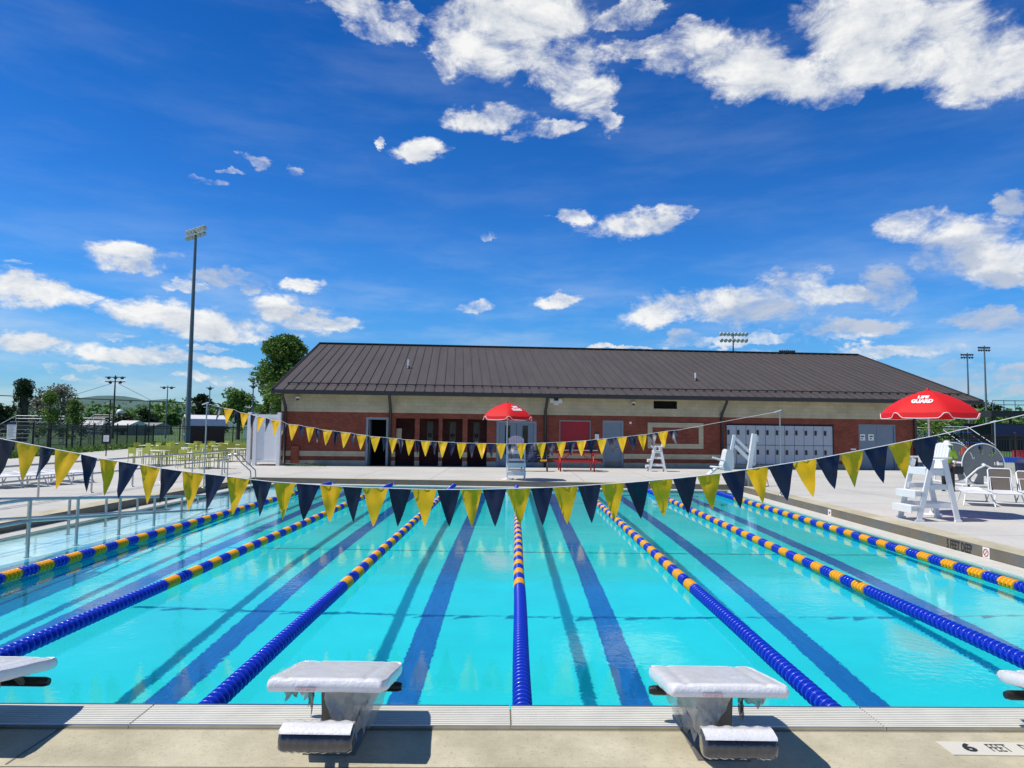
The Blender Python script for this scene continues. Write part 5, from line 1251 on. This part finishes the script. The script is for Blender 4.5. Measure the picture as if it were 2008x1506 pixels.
# ------------------------------------------------------------------ bleachers, far houses, right-hand background
def bleachers(label, px0, px1, py0, py1, Y, rows, m, mrail, cat='bleachers', depth=5, rail_=True):
    a = on_y(px0, py0, Y); b = on_y(px1, py1, Y); W_ = b.x-a.x; zt = a.z; t = thing('bleachers', label, cat, (a.x, Y, .1)); H = zt-.1
    for i in range(rows):
        MB().bb(0, W_, i*depth/rows, i*depth/rows+.32, (i+1)*H*.8/rows-.06, (i+1)*H*.8/rows).build('bench_row', m, t)
    mb = MB(); k = max(2, int(W_/2.2))
    for i in range(k+1): x = W_*i/k; mb.beam((x, 0, .1), (x, depth, H*.8), .06, .08); mb.beam((x, depth, 0), (x, depth, H*.8), .06, .06); mb.beam((x, depth*.5, 0), (x, depth*.5, H*.4), .06, .06)
    mb.build('understructure', M_pole, t)
    if rail_:
        mb = MB()
        for z_ in (H*.9, H): mb.tube([(0, depth, z_), (W_, depth, z_)], .04, 6)
        mb.tube([(0, 0, H*.3), (0, depth, H)], .04, 6); mb.tube([(W_, 0, H*.3), (W_, depth, H)], .04, 6)
        for i in range(k+1): mb.tube([(W_*i/k, depth, H*.8), (W_*i/k, depth, H)], .03, 6)
        mb.build('guard_rail', mrail, t)
    return t
M_alu = mat('aluminium', (.62, .62, .60), .4, .3, var=.05)
bleachers('aluminium bleachers behind the fence at the left photo edge', -40, 62, 813, 813, 68, 6, M_alu, M_alu)
bleachers('aluminium bleachers behind the fence between the two young trees', 88, 152, 818, 822, 74, 6, M_alu, M_alu)
bleachers('aluminium bleachers beyond the field, right of the young trees', 150, 192, 812, 812, 120, 6, M_alu, M_alu)
def house(label, px0, px1, pyr, pye, Y, mr, mw, base=.1):
    a = on_y(px0, pye, Y); b = on_y(px1, pye, Y); r_ = on_y(px0, pyr, Y).z; t = thing('house', label, 'house', ((a.x+b.x)/2, Y, base)); W_ = (b.x-a.x)/2; ze = a.z-base; zr_ = r_-base
    mw_ = MB().bb(-W_, W_, 0, 8, 0, ze).build('wall', mw, t)
    mb = MB(); T = lambda v: Vector((v.z, v.x, v.y)); mb.prism([(-.5, ze), (8.5, ze), (4, zr_)], -W_-.4, W_+.4, T); mb.build('roof', mr, t)
    for k in (-.5, .1, .6): MB().bb(W_*k-.5, W_*k+.5, -.04, -.002, ze*.35, ze*.75).build('window', M_glass, mw_)
    MB().bb(W_*.35-.45, W_*.35+.45, -.05, -.002, 0, ze*.75).build('door', M_dark, t)
Mwr = mat('pale_roof', (.62, .60, .56), .7, var=.08)
house('low house with pale roof left of the small dark conifer', 150, 196, 825, 835, 150, Mwr, M_base); house('low house with pale roof right of the small dark conifer', 222, 250, 824, 834, 150, Mwr, M_base)
house('small grey-roofed house below the blue hills', 253, 300, 828, 835, 160, mat('grey_roof', (.25, .25, .26), .8), M_beige); house('pale green building behind the lamp pole left of the large tree', 478, 535, 794, 800, 140, Mwr, mat('mint_wall', (.55, .66, .60), .8))
# white dome (small radome / tank) among the woods
q = on_y(235, 812, 180); t = thing('water_tank', 'small white round tank among the distant trees, beside the wooden pole', 'tank', (q.x, 180, .1)); h_ = q.z+.2
mb = MB(); mb.tube([(0, 0, 0), (0, 0, h_-1)], .25, 8); mb.build('column', M_lampw, t); MB().lathe([(0, h_+1), (.6, h_+.8), (.9, h_+.1), (.6, h_-.8), (0, h_-1)], 14).build('tank_ball', M_lampw, t)

# notice boards at the left fence
def board(label, x0, y0, x1, y1, Y, header, post=True, back=None, lines=7):
    a = on_y(x0, y0, Y); b = on_y(x1, y1, Y); t = thing('notice_board', label, 'sign', ((a.x+b.x)/2, Y, D if Y < 40 else .12)); zb = t.location.z; w = (b.x-a.x)/2
    if post: MB().tube([(0, .05, 0), (0, .05, a.z-zb)], .035, 8).build('post', M_black, t)
    if back: MB().bb(-w*1.7, w*1.7, .01, .03, b.z-zb-w*.7, a.z-zb+w*.7).build('backing', M_black, t)
    bd = MB().bb(-w, w, -.02, .005, b.z-zb, a.z-zb).build('board', M_papert, t); H_ = a.z-b.z
    if header: MB().bb(-w, w, -.028, -.021, a.z-zb-H_*.13, a.z-zb).build('header', M_navy, bd)
    mb = MB(); r2 = random.Random(int(x0))
    for i in range(lines):
        z_ = a.z-zb-H_*(.2+.72*i/lines); mb.bb(-w*.8, w*r2.uniform(.3, .8), -.026, -.0215, z_-H_*.018, z_)
    mb.build('small_print', mat('print_grey', (.28, .29, .31), .7), bd)
board('tall white rules board with a blue header at the left fence', 15, 828, 31, 861, 40, True)
board('small white notice on a black backing near the left fence', 203.5, 853.5, 213.5, 866, 45, False, back=True, lines=4)

# right-hand background
bleachers('blue roofed bleachers above the fence, right of the bath house', 1812, 1862, 838, 838, 90, 5, M_bluep, M_lampw, rail_=True)
bleachers('bright blue seat rows above the fence, below the two light poles', 1890, 1950, 836, 836, 85, 6, mat('blue_seat', (.05, .22, .75), .4, var=.1), M_lampw)
# covered grandstand
Y = 95; a = on_y(1944, 802, Y); b = on_y(2120, 802, Y); t = thing('grandstand', 'dark covered grandstand with roof railing at the right photo edge', 'grandstand', (a.x, Y, .1)); W_ = b.x-a.x; zt = a.z-.1
z_ = lambda py: on_y(2000, py, Y).z-.1
mb = MB(); mb.prism([(0, z_(806)), (W_, z_(804)), (W_, z_(812)), (0, z_(818)), ], 0, 9, lambda v: Vector((v.x, v.z, v.y))); mb.build('roof', M_fascia, t)
mb = MB()
for zz in (z_(786), z_(794)): mb.tube([(.2, 0, zz), (W_, 0, zz)], .05, 6)
for i in range(9): x = .2+W_*i/8; mb.tube([(x, 0, z_(806)), (x, 0, z_(785))], .05, 6)
mb.build('roof_railing', M_pole, t)
mb = MB()
for i in range(6): x = .3+W_*i/5; mb.bb(x-.12, x+.12, .2, .45, 0, z_(812))
mb.build('column', M_black, t)
MB().bb(0, W_, 6, 6.3, 0, z_(830)).build('rear_wall', M_fascia, t)
Y = 70; a = on_y(1952, 832, Y); b = on_y(2100, 832, Y); t = thing('windscreen', 'navy canvas windscreen panel at the right photo edge', 'windscreen', (a.x, Y, .1))
zt = a.z-.1; z0_ = on_y(1952, 856, Y).z-.1; MB().bb(0, b.x-a.x, -.02, .02, max(z0_, .3), zt).build('canvas', M_navy, t)
for x in (0, (b.x-a.x)/2, b.x-a.x): MB().tube([(x, .05, 0), (x, .05, zt+.1)], .04, 8).build('post', M_pole, t)
# second pool area: small slide tower with blue and yellow slats seen through the fence, blue bin
Y = 35; a = on_z(1962, 925, D)
t = thing('pool_gate', 'low slatted gate, blue above and cream below, behind the loungers', 'gate', (on_y(1958, 920, Y).x, Y, D)); zt = on_y(1980, 896, Y).z-D; zm = on_y(1980, 907, Y).z-D; w = on_y(2003, 920, Y).x-t.location.x
for i in range(9):
    x = w*(i+.5)/9; sl2 = MB().bb(x-.045, x+.045, -.02, .02, .08, zm).build('slat', M_cream, t); MB().bb(x-.047, x+.047, -.024, .024, zm, zt).build('slat_top', M_bluep, sl2)
mb = MB(); mb.bb(0, w, .021, .05, .25, .33); mb.bb(0, w, .026, .05, zm+.05, zm+.13); mb.build('rail', M_white, t)
q = on_z(2006, 968, D); t = thing('waste_bin', 'dark navy bin behind the raised lounger at the right photo edge', 'bin', (q.x+.15, q.y, D)); h_ = (968-899)*q.y/FPX
MB().lathe([(0, .02), (.28, .02), (.33, h_*.85), (.34, h_*.86)], 18).build('body', M_navy, t); MB().lathe([(.36, h_*.85), (.36, h_*.9), (.2, h_), (0, h_)], 18).build('lid', M_navy, t)
for i, (px, py, c, lb) in enumerate(((1893, 873, (.50, .08, .02), 'orange toy hoop bin'), (1998, 885, (.45, .01, .02), 'red storage box'))):
    q = on_y(px, py, 52); t = thing('storage_box', ['small orange box seen through the right fence', 'red box seen through the right fence near the photo edge'][i], 'box', (q.x, 52, .1)); h_ = q.z+.15
    MB().bb(-.3, .3, -.3, .3, 0, h_*.8).build('body', mat('box%d' % i, c, .5), t, bevel=.03); MB().bb(-.32, .32, -.32, .32, h_*.8, h_*.8+.05).build('lid', mat('box%d' % i, c, .5), t, bevel=.02)

# ------------------------------------------------------------------ person in hi-vis by the lifeguard chair
def skin(name, verts, edges, radii, m, parent, sub=2, root=0):
    me = bpy.data.meshes.new('tmp'); me.from_pydata(verts, edges, []); o = bpy.data.objects.new('tmp', me); COL.objects.link(o)
    md = o.modifiers.new('s', 'SKIN'); 
    for i, v in enumerate(me.skin_vertices[0].data): rr = radii[i]; v.radius = rr if isinstance(rr, tuple) else (rr, rr); v.use_root = (i == root)
    sb = o.modifiers.new('u', 'SUBSURF'); sb.levels = sub; sb.render_levels = sub
    dg = bpy.context.evaluated_depsgraph_get(); me2 = bpy.data.meshes.new_from_object(o.evaluated_get(dg)); bpy.data.objects.remove(o)
    for p in me2.polygons: p.use_smooth = True
    me2.materials.clear(); me2.materials.append(m); o2 = bpy.data.objects.new(name, me2); COL.objects.link(o2); o2.parent = parent; return o2
q = on_z(1866, 963, D)
t = thing('person', 'person in white sun hat, hi-vis shirt and black trousers behind the lifeguard chair', 'person', (q.x-.1, q.y, D), R(-35))
J = {'pel': (0, 0, .95), 'sp': (0, -.06, 1.15), 'ch': (0, -.14, 1.36), 'nk': (0, -.20, 1.50), 'hd': (0, -.24, 1.60), 'ht': (0, -.25, 1.72),
     'shL': (.19, -.15, 1.42), 'elL': (.26, -.12, 1.14), 'wrL': (.22, -.32, .98), 'haL': (.21, -.38, .95), 'shR': (-.19, -.15, 1.42), 'elR': (-.28, -.08, 1.14), 'wrR': (-.24, -.26, .94), 'haR': (-.23, -.32, .90),
     'hpL': (.10, 0, .90), 'knL': (.12, -.03, .50), 'anL': (.13, .04, .09), 'ftL': (.14, -.12, .04), 'hpR': (-.10, 0, .90), 'knR': (-.13, -.10, .50), 'anR': (-.14, -.02, .09), 'ftR': (-.15, -.18, .04)}
ks = list(J); ix = {k: i for i, k in enumerate(ks)}
ed = [('pel', 'sp'), ('sp', 'ch'), ('ch', 'nk'), ('nk', 'hd'), ('hd', 'ht'), ('ch', 'shL'), ('shL', 'elL'), ('elL', 'wrL'), ('wrL', 'haL'), ('ch', 'shR'), ('shR', 'elR'), ('elR', 'wrR'), ('wrR', 'haR'), ('pel', 'hpL'), ('hpL', 'knL'), ('knL', 'anL'), ('anL', 'ftL'), ('pel', 'hpR'), ('hpR', 'knR'), ('knR', 'anR'), ('anR', 'ftR')]
rad_ = {'pel': (.14, .10), 'sp': (.12, .09), 'ch': (.15, .10), 'nk': .05, 'hd': .085, 'ht': .07, 'shL': .06, 'elL': .042, 'wrL': .028, 'haL': .035, 'shR': .06, 'elR': .042, 'wrR': .028, 'haR': .035, 'hpL': .085, 'knL': .058, 'anL': .04, 'ftL': .04, 'hpR': .085, 'knR': .058, 'anR': .04, 'ftR': .04}
body = skin('body', [J[k] for k in ks], [(ix[a], ix[b]) for a, b in ed], [rad_[k] for k in ks], M_skin, t)
def sub_(keys, grow, name, m, lim=None):
    kk = list(keys); ii = {k: i for i, k in enumerate(kk)}; e2 = [(ii[a], ii[b]) for a, b in ed if a in ii and b in ii]
    return skin(name, [J[k] for k in kk], e2, [(tuple(v+grow for v in rad_[k]) if isinstance(rad_[k], tuple) else rad_[k]+grow) for k in kk], m, t)
sub_(['pel', 'sp', 'ch', 'shL', 'elL', 'shR', 'elR'], .028, 'hi_vis_shirt', M_hiviz)
sub_(['pel', 'hpL', 'knL', 'anL', 'hpR', 'knR', 'anR'], .028, 'trousers', M_trouser)
for s, k in ((1, 'ftL'), (-1, 'ftR')):
    p = Vector(J[k]); MB().bb(p.x-.055, p.x+.055, p.y-.06, p.y+.20, 0, .11).build('boot', M_black, t, bevel=.03)
MB().lathe([(0, .14), (.07, .135), (.105, .09), (.115, .02), (.19, -.02), (.20, -.03), (.11, .0)], 20, c=(0, -.245, 1.66)).build('sun_hat', M_white, t)
MB().lathe([(.09, 0), (.095, .05), (.08, .09)], 14, c=(0, -.23, 1.58)).build('hair', mat('dark_hair', (.03, .02, .015), .7), t)
for s in (-1, 1):
    hp = Vector(J['haL' if s > 0 else 'haR']); 
    for i in range(4): f_ = (i-1.5)*.018; MB().tube([hp+Vector((f_, -.02, -.01)), hp+Vector((f_, -.055, -.03)), hp+Vector((f_*.9, -.06, -.065))], [.009, .008, .007], 6).build('finger', M_skin, body)
    MB().tube([hp+Vector((-s*.03, .0, -.0)), hp+Vector((-s*.05, -.03, -.02)), hp+Vector((-s*.035, -.055, -.035))], [.010, .009, .008], 6).build('thumb', M_skin, body)
b_ = thing('tool_bag', 'black bag carried at the hip of the person in hi-vis', 'bag', (q.x+.05, q.y-.32, D+.62)); MB().bb(-.16, .16, -.09, .09, 0, .28).build('sack', M_blackp, b_, bevel=.04); MB().tube([(-.12, 0, .27), (-.08, 0, .36), (.08, 0, .36), (.12, 0, .27)], .012, 6).build('handle', M_black, b_)
